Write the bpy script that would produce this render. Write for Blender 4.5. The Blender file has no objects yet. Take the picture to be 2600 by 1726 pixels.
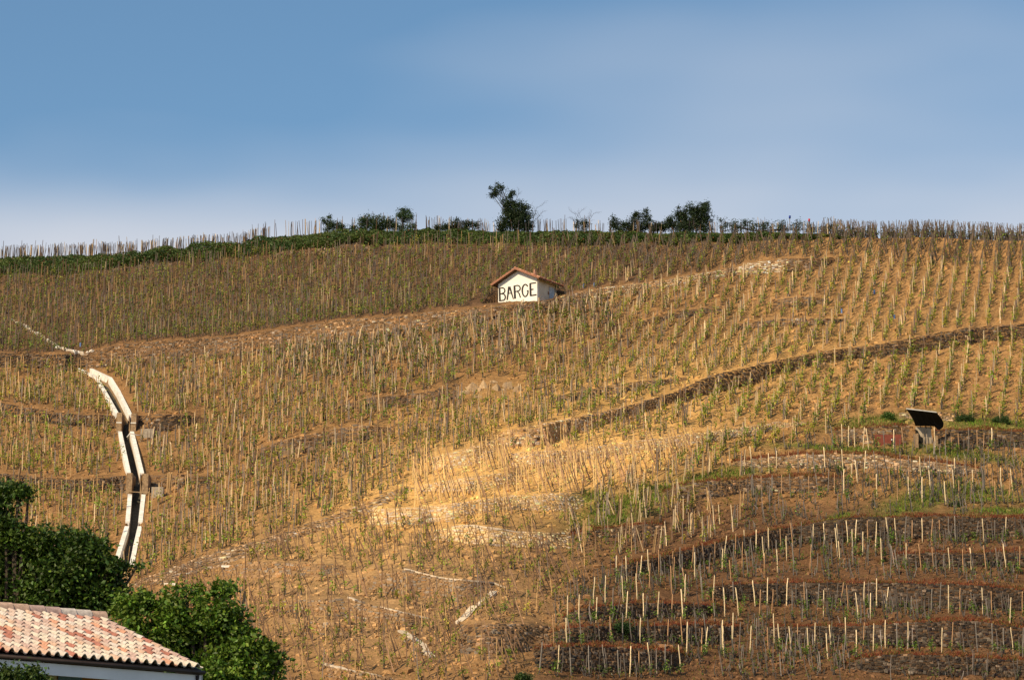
import bpy, math, random
import numpy as np
from mathutils import Vector

random.seed(7)
RNG = np.random.default_rng(11)
scn = bpy.context.scene
COL = scn.collection

# ------------------------------------------------------------------ camera, sky, sun, exposure
F = 1300 / math.tan(math.radians(10.0))          # focal length in photo pixels
PITCH = math.radians(12.68)
CP, SP = math.cos(PITCH), math.sin(PITCH)
CAMZ = 1.7
cam_d = bpy.data.cameras.new('camera'); cam = bpy.data.objects.new('camera', cam_d); COL.objects.link(cam)
cam.location = (0, 0, CAMZ); cam.rotation_euler = (math.radians(90) + PITCH, 0, 0)
cam_d.sensor_width = 36; cam_d.sensor_fit = 'HORIZONTAL'; cam_d.lens = 18 / math.tan(math.radians(10.0))
cam_d.clip_start = 0.5; cam_d.clip_end = 9000
scn.camera = cam

SUN_EL = math.radians(38); SUN_AZ = math.radians(180 + 42)   # azimuth clockwise from +Y
TO_SUN = Vector((math.sin(SUN_AZ) * math.cos(SUN_EL), math.cos(SUN_AZ) * math.cos(SUN_EL), math.sin(SUN_EL)))
sun_d = bpy.data.lights.new('sun', 'SUN'); sun_d.energy = 5.0; sun_d.angle = math.radians(0.6); sun_d.color = (1.0, 0.82, 0.55)
sun = bpy.data.objects.new('sun', sun_d); COL.objects.link(sun)
sun.rotation_euler = TO_SUN.to_track_quat('Z', 'Y').to_euler(); sun.location = (-60, -60, 80)

world = bpy.data.worlds.new('World'); scn.world = world; world.use_nodes = True
wn, wl = world.node_tree.nodes, world.node_tree.links
wn.clear()
def N(nodes, typ, **kw):
    n = nodes.new(typ)
    for k, v in kw.items(): setattr(n, k, v)
    return n
sky = N(wn, 'ShaderNodeTexSky', sky_type='NISHITA', sun_disc=False, sun_elevation=SUN_EL, sun_rotation=SUN_AZ % (2 * math.pi))
sky.altitude = 200; sky.air_density = 1.0; sky.dust_density = 0.6; sky.ozone_density = 2.2
tc = N(wn, 'ShaderNodeTexCoord'); sep = N(wn, 'ShaderNodeSeparateXYZ'); wl.new(tc.outputs['Generated'], sep.inputs[0])
mx = N(wn, 'ShaderNodeMath', operation='MAXIMUM'); wl.new(sep.outputs['Z'], mx.inputs[0]); mx.inputs[1].default_value = 0.06
dx = N(wn, 'ShaderNodeMath', operation='DIVIDE'); wl.new(sep.outputs['X'], dx.inputs[0]); wl.new(mx.outputs[0], dx.inputs[1])
dy = N(wn, 'ShaderNodeMath', operation='DIVIDE'); wl.new(sep.outputs['Y'], dy.inputs[0]); wl.new(mx.outputs[0], dy.inputs[1])
SKY_SEED = 4.2
cmb = N(wn, 'ShaderNodeCombineXYZ'); wl.new(dx.outputs[0], cmb.inputs[0]); wl.new(dy.outputs[0], cmb.inputs[1])
cmb.inputs[2].default_value = SKY_SEED
cn = N(wn, 'ShaderNodeTexNoise'); cn.inputs['Scale'].default_value = 0.95; cn.inputs['Detail'].default_value = 3.0; cn.inputs['Roughness'].default_value = 0.45
wl.new(cmb.outputs[0], cn.inputs['Vector'])
# a veil of thin cloud that thickens towards the horizon all round
el = N(wn, 'ShaderNodeMapRange', interpolation_type='SMOOTHSTEP'); wl.new(sep.outputs['Z'], el.inputs[0])
el.inputs[1].default_value = 0.290; el.inputs[2].default_value = 0.243; el.inputs[3].default_value = 0.0; el.inputs[4].default_value = 0.82
cr = N(wn, 'ShaderNodeMapRange'); wl.new(cn.outputs['Fac'], cr.inputs[0])
cr.inputs[1].default_value = 0.36; cr.inputs[2].default_value = 0.72; cr.inputs[3].default_value = -0.08; cr.inputs[4].default_value = 0.46
cn2 = N(wn, 'ShaderNodeTexNoise'); cn2.inputs['Scale'].default_value = 0.55; cn2.inputs['Detail'].default_value = 4.0; wl.new(cmb.outputs[0], cn2.inputs['Vector'])
cr2 = N(wn, 'ShaderNodeMapRange'); wl.new(cn2.outputs['Fac'], cr2.inputs[0])
cr2.inputs[1].default_value = 0.35; cr2.inputs[2].default_value = 0.65; cr2.inputs[3].default_value = 0.45; cr2.inputs[4].default_value = 1.35
elm = N(wn, 'ShaderNodeMath', operation='MULTIPLY'); wl.new(el.outputs[0], elm.inputs[0]); wl.new(cr2.outputs[0], elm.inputs[1])
sm = N(wn, 'ShaderNodeMath', operation='ADD', use_clamp=True); wl.new(elm.outputs[0], sm.inputs[0]); wl.new(cr.outputs[0], sm.inputs[1])
hsv = N(wn, 'ShaderNodeHueSaturation'); wl.new(sky.outputs[0], hsv.inputs['Color']); hsv.inputs['Saturation'].default_value = 1.1; hsv.inputs['Value'].default_value = 1.18; hsv.inputs['Hue'].default_value = 0.492
mixc = N(wn, 'ShaderNodeMix', data_type='RGBA'); wl.new(sm.outputs[0], mixc.inputs['Factor']); wl.new(hsv.outputs[0], mixc.inputs[6])
mixc.inputs[7].default_value = (6.3, 6.6, 7.3, 1)
bg = N(wn, 'ShaderNodeBackground'); bg.inputs['Strength'].default_value = 0.1; wl.new(mixc.outputs[2], bg.inputs[0])
wo = N(wn, 'ShaderNodeOutputWorld'); wl.new(bg.outputs[0], wo.inputs[0])

scn.view_settings.view_transform = 'Standard'; scn.view_settings.look = 'None'
scn.view_settings.exposure = 0.04; scn.view_settings.gamma = 1.0; scn.view_settings.use_curve_mapping = False

# ------------------------------------------------------------------ pixel <-> place
def ray(u, v):
    xc = (np.asarray(u, float) - 1300) / F; yc = (863 - np.asarray(v, float)) / F
    return xc, CP - yc * SP, SP + yc * CP
def unproj(u, v, Y):
    a, b, c = ray(u, v); s = Y / b
    return np.stack(np.broadcast_arrays(a * s, Y + 0 * s, CAMZ + c * s), -1)
def at_z(u, v, z):
    a, b, c = ray(u, v); s = (z - CAMZ) / c
    return np.array([a * s, b * s, z])
def proj(p):
    x, y, z = p[..., 0], p[..., 1], p[..., 2] - CAMZ
    d = y * CP + z * SP; h = -y * SP + z * CP
    return 1300 + F * x / d, 863 - F * h / d

# ------------------------------------------------------------------ mesh helpers
def mesh_np(name, V, faces, mat, col=None, smooth=False):
    """V (n,3); faces: list of (m,k) index arrays."""
    me = bpy.data.meshes.new(name)
    V = np.asarray(V, np.float32).reshape(-1, 3)
    faces = [np.asarray(f, np.int32) for f in faces if len(f)]
    idx = np.concatenate([f.ravel() for f in faces])
    tot = np.concatenate([np.full(len(f), f.shape[1], np.int32) for f in faces])
    st = np.zeros(len(tot), np.int32); st[1:] = np.cumsum(tot)[:-1]
    me.vertices.add(len(V)); me.vertices.foreach_set('co', V.ravel())
    me.loops.add(len(idx)); me.loops.foreach_set('vertex_index', idx)
    me.polygons.add(len(tot)); me.polygons.foreach_set('loop_start', st)
    me.polygons.foreach_set('loop_total', tot)
    me.polygons.foreach_set('use_smooth', np.full(len(tot), bool(smooth)))
    me.update(calc_edges=True); me.validate()
    if col is not None:
        at = me.color_attributes.new('col', 'FLOAT_COLOR', 'POINT')
        c = np.ones((len(V), 4), np.float32); c[:, :3] = np.asarray(col, np.float32).reshape(-1, 3)
        at.data.foreach_set('color', c.ravel())
    me.materials.append(mat)
    return me
def link(name, data, parent=None, loc=(0, 0, 0)):
    o = bpy.data.objects.new(name, data); COL.objects.link(o); o.location = loc
    if parent is not None: o.parent = parent
    return o
def tag(o, label=None, cat=None, group=None, kind=None):
    if label: o['label'] = label
    if cat: o['category'] = cat
    if group: o['group'] = group
    if kind: o['kind'] = kind
    return o
def empty(name, loc, label, cat, group=None):
    o = bpy.data.objects.new(name, None); COL.objects.link(o); o.location = tuple(float(x) for x in loc); o.empty_display_size = 0.3
    return tag(o, label, cat, group)
def part(name, V, faces, mat, root, col=None, smooth=False):
    """V in world coordinates; root unrotated."""
    V = np.asarray(V, float).reshape(-1, 3); r = root
    off = np.zeros(3)
    while r is not None: off += np.array(r.location); r = r.parent
    return link(name, mesh_np(name, V - off, faces, mat, col, smooth), root)
class MB:
    """collects quads/tris"""
    def __init__(s): s.V = []; s.Q = []; s.T = []; s.C = []; s.n = 0
    def add(s, V, Q=None, T=None, col=None):
        V = np.asarray(V, float).reshape(-1, 3)
        if Q is not None and len(Q): s.Q.append(np.asarray(Q, int).reshape(-1, 4) + s.n)
        if T is not None and len(T): s.T.append(np.asarray(T, int).reshape(-1, 3) + s.n)
        if col is not None: s.C.append(np.broadcast_to(np.asarray(col, float), V.shape) if np.ndim(col) < 2 else col)
        s.V.append(V); s.n += len(V)
    def box(s, o, a, b, c, col=None):
        """parallelepiped: corner o, edge vectors a,b,c"""
        o, a, b, c = (np.asarray(x, float) for x in (o, a, b, c))
        V = [o, o + a, o + a + b, o + b, o + c, o + a + c, o + a + b + c, o + b + c]
        s.add(V, [[0, 3, 2, 1], [4, 5, 6, 7], [0, 1, 5, 4], [1, 2, 6, 5], [2, 3, 7, 6], [3, 0, 4, 7]], col=col)
    def tube(s, pts, rad, k=6, col=None, cap=True):
        V, Q, T = tube_arr(pts, rad, k, cap); s.add(V, Q, T, col=col)
    def faces(s):
        return [np.concatenate(x) for x in (s.Q, s.T) if x]
    def part(s, name, mat, root, smooth=False):
        return part(name, np.concatenate(s.V), s.faces(), mat, root, np.concatenate(s.C) if s.C else None, smooth)
    def obj(s, name, mat, smooth=False):
        return link(name, mesh_np(name, np.concatenate(s.V), s.faces(), mat, np.concatenate(s.C) if s.C else None, smooth))
def tube_arr(pts, rad, k=6, cap=True):
    pts = np.asarray(pts, float); n = len(pts); rad = np.broadcast_to(np.asarray(rad, float), n)
    V = []
    for i in range(n):
        d = pts[min(i + 1, n - 1)] - pts[max(i - 1, 0)]; d = d / (np.linalg.norm(d) + 1e-9)
        ref = np.array([0, 0, 1.0]) if abs(d[2]) < 0.9 else np.array([1.0, 0, 0])
        a = np.cross(d, ref); a /= np.linalg.norm(a); b = np.cross(d, a)
        th = np.arange(k) * 2 * math.pi / k
        V.append(pts[i] + rad[i] * (np.cos(th)[:, None] * a + np.sin(th)[:, None] * b))
    Q = [[i * k + j, i * k + (j + 1) % k, (i + 1) * k + (j + 1) % k, (i + 1) * k + j] for i in range(n - 1) for j in range(k)]
    V = np.concatenate(V); T = []
    if cap:
        V = np.concatenate([V, pts[[-1]], pts[[0]]]); c = n * k
        T = [[(n - 1) * k + j, (n - 1) * k + (j + 1) % k, c] for j in range(k)] + [[(j + 1) % k, j, c + 1] for j in range(k)]
    return V, Q, T
def unit(v): v = np.asarray(v, float); return v / (np.linalg.norm(v, axis=-1, keepdims=True) + 1e-9)
def leaf_quads(c, size, rng, droop=0.35, flat=None):
    """diamond leaves: centres c (n,3), size (n,)"""
    n = len(c)
    a = rng.normal(size=(n, 3)); a[:, 2] = a[:, 2] * 0.7 - droop; a = unit(a)
    b = unit(np.cross(a, rng.normal(size=(n, 3))))
    size = np.broadcast_to(size, n)[:, None]
    nrm = np.cross(a, b)
    V = np.stack([c - a * size * 0.5, c + b * size * 0.34 + nrm * size * 0.08, c + a * size * 0.6, c - b * size * 0.34 + nrm * size * 0.08], 1).reshape(-1, 3)
    return V, np.arange(4 * n).reshape(n, 4)

# ------------------------------------------------------------------ materials
def newmat(name):
    m = bpy.data.materials.new(name); m.use_nodes = True
    nt = m.node_tree; b = nt.nodes['Principled BSDF']
    return m, nt.nodes, nt.links, b
def attr_mat(name, rough=0.9, scale=8.0, lo=0.75, hi=1.25, bump=0.0, bscale=20.0, bdist=0.02, spec=0.2, objrand=0.0, fixed=None):
    m, n, l, b = newmat(name)
    if fixed is None:
        src = N(n, 'ShaderNodeAttribute'); src.attribute_name = 'col'; out = src.outputs['Color']
    else:
        src = N(n, 'ShaderNodeRGB'); src.outputs[0].default_value = (*fixed, 1); out = src.outputs[0]
    tc = N(n, 'ShaderNodeTexCoord')
    no = N(n, 'ShaderNodeTexNoise'); no.inputs['Scale'].default_value = scale; no.inputs['Detail'].default_value = 5; l.new(tc.outputs['Object'], no.inputs['Vector'])
    mr = N(n, 'ShaderNodeMapRange'); mr.inputs[1].default_value = 0.3; mr.inputs[2].default_value = 0.7; mr.inputs[3].default_value = lo; mr.inputs[4].default_value = hi
    l.new(no.outputs['Fac'], mr.inputs[0])
    mul = N(n, 'ShaderNodeMix', data_type='RGBA', blend_type='MULTIPLY'); mul.inputs['Factor'].default_value = 1.0
    l.new(out, mul.inputs[6]); l.new(mr.outputs[0], mul.inputs[7]); out = mul.outputs[2]
    if objrand:
        oi = N(n, 'ShaderNodeObjectInfo'); mr2 = N(n, 'ShaderNodeMapRange'); l.new(oi.outputs['Random'], mr2.inputs[0])
        mr2.inputs[3].default_value = 1 - objrand; mr2.inputs[4].default_value = 1 + objrand
        mul2 = N(n, 'ShaderNodeMix', data_type='RGBA', blend_type='MULTIPLY'); mul2.inputs['Factor'].default_value = 1.0
        l.new(out, mul2.inputs[6]); l.new(mr2.outputs[0], mul2.inputs[7]); out = mul2.outputs[2]
    l.new(out, b.inputs['Base Color']); b.inputs['Roughness'].default_value = rough; b.inputs['Specular IOR Level'].default_value = spec
    if bump:
        n2 = N(n, 'ShaderNodeTexNoise'); n2.inputs['Scale'].default_value = bscale; n2.inputs['Detail'].default_value = 6; l.new(tc.outputs['Object'], n2.inputs['Vector'])
        bp = N(n, 'ShaderNodeBump'); bp.inputs['Strength'].default_value = bump; bp.inputs['Distance'].default_value = bdist
        l.new(n2.outputs['Fac'], bp.inputs['Height']); l.new(bp.outputs[0], b.inputs['Normal'])
    return m
def leaf_mat(name, trans=0.35, rough=0.55, spec=0.25):
    m, n, l, b = newmat(name)
    src = N(n, 'ShaderNodeAttribute'); src.attribute_name = 'col'
    l.new(src.outputs['Color'], b.inputs['Base Color']); b.inputs['Roughness'].default_value = rough; b.inputs['Specular IOR Level'].default_value = spec
    t = N(n, 'ShaderNodeBsdfTranslucent'); l.new(src.outputs['Color'], t.inputs[0])
    mx = N(n, 'ShaderNodeMixShader'); mx.inputs[0].default_value = trans
    l.new(b.outputs[0], mx.inputs[1]); l.new(t.outputs[0], mx.inputs[2]); l.new(mx.outputs[0], n['Material Output'].inputs[0])
    return m
M_STONE = attr_mat('dry_stone', 0.95, 9, 0.7, 1.3, 0.5, 30, 0.02, 0.1)
M_WOOD = attr_mat('weathered_wood', 0.85, 12, 0.7, 1.25, 0, spec=0.15)
M_LEAF = leaf_mat('leaf'); M_DLEAF = leaf_mat('dark_leaf', 0.22, 0.5, 0.3)
M_BARK = attr_mat('bark', 0.95, 14, 0.6, 1.3, 0.4, 30, spec=0.1)
M_GRASS = leaf_mat('grass', 0.25, 0.8, 0.1)
M_WHITE = attr_mat('pale_concrete', 0.85, 2.2, 0.72, 1.12, 0.3, 25, 0.01, 0.15, objrand=0.04, fixed=(0.84, 0.79, 0.70))
M_CONC = attr_mat('grey_concrete', 0.9, 4, 0.75, 1.2, 0.3, 25, 0.01, fixed=(0.36, 0.30, 0.23))
M_TILEJ = attr_mat('terracotta', 0.85, 6, 0.7, 1.25, 0.3, 25, 0.01, spec=0.15)

# ------------------------------------------------------------------ terraces traced from the photograph: walls (top line, foot line)
# key: (label, tone, top, foot)
WALLS = {}
def W(key, label, tone, top, foot): WALLS[key] = dict(label=label, tone=tone, top=np.array(top, float), foot=np.array(foot, float))
W('hut', 'longest brown dry stone wall, running below the white hut', 'brown',
  [(215,899),(252,888),(305,874),(411,866),(499,860),(587,855),(660,844),(787,824),(892,811),(1051,799),(1139,788),(1256,779),(1364,764),(1417,754),(1493,736),(1581,723),(1669,713),(1757,698),(1860,679),(1924,666),(1988,658),(2051,656),(2115,653),(2179,648)],
  [(215,937),(411,924),(499,916),(660,902),(787,880),(892,872),(1051,846),(1259,812),(1364,795),(1493,765),(1581,750),(1669,733),(1757,718),(1860,700),(2019,690),(2115,668),(2179,652)])
W('drain_top', 'dark stone wall at left edge above the head of the drain', 'dark', [(-60,896),(117,899),(188,898),(214,903)], [(-60,932),(117,934),(164,944),(214,938)])
W('left_mid', 'dark stone wall left of the drain, at its first break', 'dark', [(-60,1012),(0,1022),(59,1033),(117,1044),(205,1053),(293,1056)], [(-60,1046),(0,1056),(59,1071),(147,1079),(264,1085),(293,1087)])
W('right_mid', 'short dark stone wall right of the drain, behind the concrete tank', 'dark', [(344,1056),(411,1053),(484,1053),(520,1060)], [(344,1092),(393,1100),(440,1091),(484,1079),(520,1066)])
W('left_low', 'brown stone wall left of the drain, at its second break', 'dark', [(-60,1198),(29,1203),(88,1210),(176,1217),(264,1214),(318,1207)], [(-60,1230),(29,1234),(147,1244),(264,1252),(318,1252)])
W('right_low', 'brown stone wall right of the drain, beside the stake bundle', 'brown', [(372,1206),(425,1207),(469,1206),(557,1211)], [(372,1243),(425,1238),(469,1233),(557,1221)])
W('diagonal', 'grey stone wall climbing diagonally from the trees to the golden terraces', 'pale',
  [(325,1482),(411,1450),(518,1412),(610,1385),(686,1364),(787,1329),(863,1302),(933,1273),(1001,1246),(1051,1233)],
  [(325,1492),(427,1482),(503,1456),(579,1433),(655,1403),(720,1382),(808,1350),(877,1328),(931,1306),(1021,1258),(1051,1243)])
W('gold_low', 'golden stone wall in the sunlit centre, lower of the long pair', 'gold', [(936,1292),(1051,1288),(1139,1279),(1300,1258),(1388,1255),(1447,1252),(1480,1262)], [(936,1334),(1031,1336),(1139,1322),(1220,1302),(1300,1293),(1388,1298),(1447,1298),(1480,1290)])
W('gold_end', 'golden stone wall in the sunlit centre ending in a dark cut face', 'gold', [(1056,1236),(1139,1218),(1197,1210),(1300,1200),(1324,1192)], [(1056,1246),(1139,1250),(1197,1250),(1300,1232),(1324,1222)])
W('gold_rock', 'rough golden stone wall left of the long dark wall', 'gold', [(1095,1162),(1150,1148),(1197,1135),(1255,1118)], [(1095,1196),(1150,1190),(1200,1182),(1255,1165)])
W('long_right', 'long dark stone wall rising from the centre to the right edge', 'dark',
  [(1262,1104),(1300,1091),(1359,1082),(1447,1062),(1564,1038),(1623,1021),(1711,997),(1799,956),(1857,942),(1988,911),(2131,886),(2211,879),(2338,854),(2466,832),(2600,822),(2700,818)],
  [(1262,1130),(1300,1135),(1388,1130),(1432,1112),(1505,1090),(1593,1058),(1667,1036),(1740,1014),(1828,997),(1916,975),(1988,945),(2131,915),(2211,908),(2275,902),(2370,889),(2498,867),(2600,860),(2700,856)])
W('gold_long', 'golden stone wall in the sunlit centre, upper of the long pair', 'gold', [(1300,1150),(1464,1142),(1535,1130),(1681,1113),(1828,1091),(1960,1074),(2057,1070)], [(1300,1188),(1388,1185),(1464,1170),(1535,1162),(1681,1143),(1828,1117),(1960,1093),(2057,1078)])
W('gold_corner', 'golden stone wall with pale coping at the edge of the shade', 'gold', [(1100,1347),(1148,1338),(1188,1336),(1300,1350),(1400,1352),(1445,1345)], [(1100,1370),(1188,1380),(1300,1388),(1400,1395),(1445,1393)])
W('stub_end', 'sandy stone wall above the trees ending in a dark cut face', 'sand', [(560,1436),(640,1427),(724,1427),(808,1430),(875,1434)], [(560,1462),(640,1468),(724,1468),(808,1465),(875,1459)])
W('hairpin', 'sandy stone wall under the pale hairpin coping', 'sand', [(905,1470),(989,1454),(1030,1444),(1073,1457),(1129,1469),(1199,1476),(1255,1482)], [(905,1500),(989,1506),(1031,1516),(1087,1516),(1171,1528),(1225,1510),(1255,1500)])
W('slant_coped', 'sandy stone wall below the hairpin with a slanting pale coping', 'sand', [(700,1526),(800,1522),(889,1521),(967,1543),(1031,1557),(1087,1570)], [(700,1556),(800,1560),(889,1570),(967,1585),(1031,1590),(1087,1580)])
W('small_left', 'small sandy stone wall beside the right-hand tree', 'sand', [(735,1582),(808,1579),(855,1580),(883,1589)], [(735,1604),(808,1612),(855,1614),(883,1612)])
W('short_steep', 'short stone wall under the steep broken pale coping', 'sand', [(1000,1604),(1017,1607),(1045,1622),(1073,1640),(1095,1668)], [(1000,1616),(1017,1634),(1045,1655),(1073,1668),(1095,1676)])
W('bottom_coped', 'stone wall with pale coping at the bottom edge, right of the tree', 'sand', [(822,1688),(891,1702),(964,1714),(1010,1722)], [(822,1718),(891,1736),(964,1746),(1010,1742)])
W('block', 'brown rubble wall below the foot of the pale ramp coping', 'brown', [(1165,1584),(1300,1585),(1373,1586),(1392,1594)], [(1165,1662),(1300,1660),(1373,1648),(1392,1640)])
W('R1', 'dark wall of rounded stones, lowest one in bottom centre', 'dark', [(1356,1648),(1400,1641),(1468,1639),(1551,1642),(1663,1649),(1719,1655),(1752,1668)], [(1356,1692),(1468,1705),(1579,1706),(1691,1702),(1752,1686)])
W('R2', 'dark stone wall with a round bush growing on it', 'dark', [(1398,1606),(1434,1596),(1496,1590),(1579,1589),(1663,1588),(1775,1585),(1885,1590)], [(1398,1626),(1496,1631),(1635,1627),(1747,1632),(1831,1630),(1885,1612)])
W('R3', 'dark stone wall tapering at both ends, above the round bush', 'dark', [(1428,1568),(1468,1546),(1551,1537),(1635,1530),(1747,1533),(1831,1537),(1850,1546)], [(1428,1578),(1496,1574),(1579,1571),(1719,1565),(1831,1556),(1850,1551)])
W('R4', 'long dark stone wall at right, second up from bottom right corner', 'dark', [(1775,1496),(1831,1484),(1940,1480),(2024,1479),(2275,1479),(2387,1482),(2499,1487),(2600,1498),(2700,1505)], [(1775,1508),(1831,1519),(1940,1528),(2080,1532),(2219,1537),(2359,1543),(2499,1549),(2600,1549),(2700,1550)])
W('R5', 'tallest dark wall at right, curving down to the left', 'dark', [(1556,1444),(1607,1429),(1691,1409),(1775,1387),(1859,1370),(1950,1347),(2024,1334),(2108,1320),(2191,1311),(2275,1313),(2387,1310),(2499,1313),(2600,1317),(2700,1320)], [(1556,1472),(1635,1462),(1719,1445),(1831,1417),(1950,1392),(2024,1378),(2136,1375),(2275,1367),(2387,1364),(2600,1361),(2700,1360)])
W('R6', 'short dark stone wall between two long ones at right edge', 'dark', [(2268,1410),(2300,1405),(2359,1403),(2499,1402),(2600,1401),(2700,1400)], [(2268,1426),(2300,1434),(2359,1436),(2499,1437),(2600,1440),(2700,1441)])
W('R7', 'dark stone wall with a hollow near the right edge', 'dark', [(1950,1590),(2080,1589),(2191,1588),(2275,1582),(2387,1577),(2471,1575),(2600,1596),(2700,1605)], [(1950,1624),(2080,1632),(2219,1638),(2359,1641),(2499,1646),(2600,1649),(2700,1650)])
W('R8', 'dark stone wall in the bottom right corner', 'dark', [(2150,1684),(2191,1669),(2275,1660),(2387,1663),(2499,1669),(2600,1677),(2700,1684)], [(2150,1698),(2219,1706),(2359,1712),(2499,1716),(2600,1720),(2700,1722)])
W('R10', 'pale rubble wall below the dark shelter', 'pale', [(1857,1173),(1940,1162),(2028,1153),(2145,1153),(2233,1153),(2292,1167),(2380,1173),(2491,1188)], [(1857,1183),(1940,1188),(2028,1188),(2145,1191),(2233,1187),(2292,1197),(2380,1202),(2491,1202)])
W('R11', 'stone wall with red earth edge, right of the green bank', 'brown', [(1681,1250),(1725,1232),(1813,1220),(1916,1214),(1960,1211),(2057,1209),(2145,1213)], [(1681,1259),(1725,1262),(1799,1266),(1887,1250),(1960,1250),(2057,1252),(2145,1238)])
W('R12', 'short stone wall with grassy top where sun meets shade', 'brown', [(1448,1358),(1496,1345),(1579,1336),(1635,1329),(1690,1330)], [(1448,1380),(1510,1366),(1579,1364),(1663,1361),(1690,1350)])
W('R13', 'stone wall holding the rust red door', 'brown', [(2120,1092),(2204,1085),(2305,1082)], [(2120,1118),(2204,1126),(2305,1132)])
W('R14', 'stone wall right of the dark shelter', 'dark', [(2372,1094),(2420,1091),(2497,1091),(2600,1097),(2700,1100)], [(2372,1138),(2420,1141),(2497,1138),(2600,1138),(2700,1138)])
W('R15', 'small rubble wall behind the shelter roof', 'pale', [(2280,1050),(2330,1044),(2420,1050)], [(2280,1064),(2330,1068),(2420,1072)])
W('mid_curve', 'rubble wall arching above the dark hollow', 'brown', [(640,1144),(713,1121),(845,1091),(904,1079),(992,1085)], [(640,1164),(728,1152),(804,1134),(904,1120),(992,1112)])
W('mid_rubble', 'rubble wall left of the rock outcrop', 'brown', [(860,1030),(948,1009),(1080,997),(1160,977)], [(860,1042),(963,1040),(1080,1021),(1160,1014)])
W('upper_small', 'small rubble wall in the vines right of the hut', 'brown', [(1611,821),(1699,795),(1757,786),(1831,777)], [(1611,831),(1699,810),(1757,804),(1831,793)])
W('upper_pair', 'short brown wall among the vines at upper right', 'brown', [(1960,763),(2051,753),(2098,759)], [(1960,788),(2051,777),(2098,769)])
W('upper_low', 'low rubble wall crossing the vines at upper right', 'brown', [(1860,824),(1956,814),(2051,809),(2147,810)], [(1860,836),(1956,830),(2051,826),(2147,818)])
W('low_rubble', 'low rubble bank just above the long dark wall', 'brown', [(1400,1008),(1464,997),(1535,980),(1623,968),(1740,957)], [(1400,1020),(1464,1016),(1535,1004),(1623,990),(1740,967)])
W('hedge_left', 'collapsed stone wall under the left part of the hedge', 'brown', [(235,668),(340,660),(450,657)], [(235,686),(340,686),(450,672)])
W('hedge_mid', 'collapsed stone wall under the middle of the hedge', 'brown', [(690,630),(780,618),(850,611),(965,609)], [(690,652),(780,650),(850,645),(965,632)])
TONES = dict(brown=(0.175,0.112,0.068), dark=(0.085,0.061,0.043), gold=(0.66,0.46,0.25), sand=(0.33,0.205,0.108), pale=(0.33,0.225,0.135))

# drain edges as functions of v (inner edges of the two copings)
DRAIN_V = np.array([934, 960, 994, 1056, 1097, 1200, 1258, 1328, 1338, 1390, 1436.0])
DRAIN_L = np.array([196, 248, 268, 303, 308, 331, 334, 328, 327, 311, 297.0])
DRAIN_R = np.array([220, 276, 297, 328, 331, 356, 360, 352, 351, 339, 330.0])

# ------------------------------------------------------------------ the hillside as a surface: distance grows up the slope, walls are steps
U0, U1, DU = -420, 3020, 5
VB, NV = 1960, 460
us = np.arange(U0, U1 + 1, DU).astype(float)
CREST = np.array([(-420,664),(0,657),(165,652),(330,647),(495,630),(605,624),(660,608),(770,597),(880,587),(990,590),(1320,590),(1650,596),(1930,596),(2060,595),(2150,601),(2350,606),(2600,612),(3020,628)], float)
def crest(u): return np.interp(u, CREST[:, 0], CREST[:, 1])
def y_base(u): return np.interp(u, [-420, 700, 1250, 1500, 2000, 3020], [170, 165, 166, 176, 192, 205])
def y_crest(u): return np.interp(u, [-420, 300, 1300, 2100, 3020], [352, 345, 330, 318, 312])
def y_target(u, v):
    t = (VB - v) / (VB - crest(u))
    yb, yc = y_base(u), y_crest(u)
    return yb * (yc / yb) ** t
nu = len(us)
cr_u = crest(us)
JJ = np.arange(NV + 1) / NV
VG = cr_u[:, None] + (VB - cr_u[:, None]) * JJ[None, :]           # v of each node, row 0 = crest
WM = np.full((nu, NV + 1), -1, int); WW = np.zeros((nu, NV + 1))
wkeys = list(WALLS)
for k, key in enumerate(wkeys):
    w = WALLS[key]; lo, hi = w['top'][0, 0], w['top'][-1, 0]
    sel = (us >= lo) & (us <= hi)
    vt = np.interp(us, w['top'][:, 0], w['top'][:, 1]); vb = np.interp(us, w['foot'][:, 0], w['foot'][:, 1])
    inside = sel[:, None] & (VG >= vt[:, None]) & (VG <= vb[:, None])
    WM[inside] = k
    L_ = hi - lo; rp = min(60.0, 0.35 * L_); endw = np.clip(np.minimum(us - lo, hi - us) / rp + 0.25, 0, 1)
    st_ = {'gold': 0.85, 'sand': 0.86, 'pale': 0.8, 'brown': 0.85, 'dark': 0.95}[w['tone']]
    if key == 'diagonal': st_ = 0.45
    WW[inside] = np.broadcast_to((endw * st_)[:, None], WW.shape)[inside]
for (lo, hi, vt, vb) in ((293, 345, 1056, 1090), (318, 373, 1207, 1250), (214, 216, 900, 938)):     # masonry drops of the drain
    WM[((us >= lo) & (us <= hi))[:, None] & (VG >= vt) & (VG <= vb)] = 0; WW[((us >= lo) & (us <= hi))[:, None] & (VG >= vt) & (VG <= vb)] = 0.95
YG = np.zeros((nu, NV + 1)); YG[:, NV] = y_target(us, VB)
dv = (VB - cr_u) / NV
for j in range(NV - 1, -1, -1):
    Y = YG[:, j + 1]; v = VG[:, j]
    yt = y_target(us, v); base = yt - y_target(us, v + dv)
    ground = np.clip(base + 0.045 * dv * (yt - Y), 0.4 * base, 5.5 * base)
    wall = 0.24 * Y * dv / F
    YG[:, j] = Y + WW[:, j] * wall + (1 - WW[:, j]) * ground
def smooth_u(A_, h):
    k_ = np.hanning(2 * h + 3)[1:-1]; k_ /= k_.sum(); pd = np.pad(A_, ((h, h), (0, 0)), mode='edge'); return sum(k_[i] * pd[i:i + nu] for i in range(2 * h + 1))
wc_ = np.clip(1 - np.abs(us - 1150) / 450, 0, 1)[:, None] ** 0.5                      # the centre of the slope is softer
YG = smooth_u(YG, 2) * (1 - wc_) + smooth_u(YG, 5) * wc_
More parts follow.
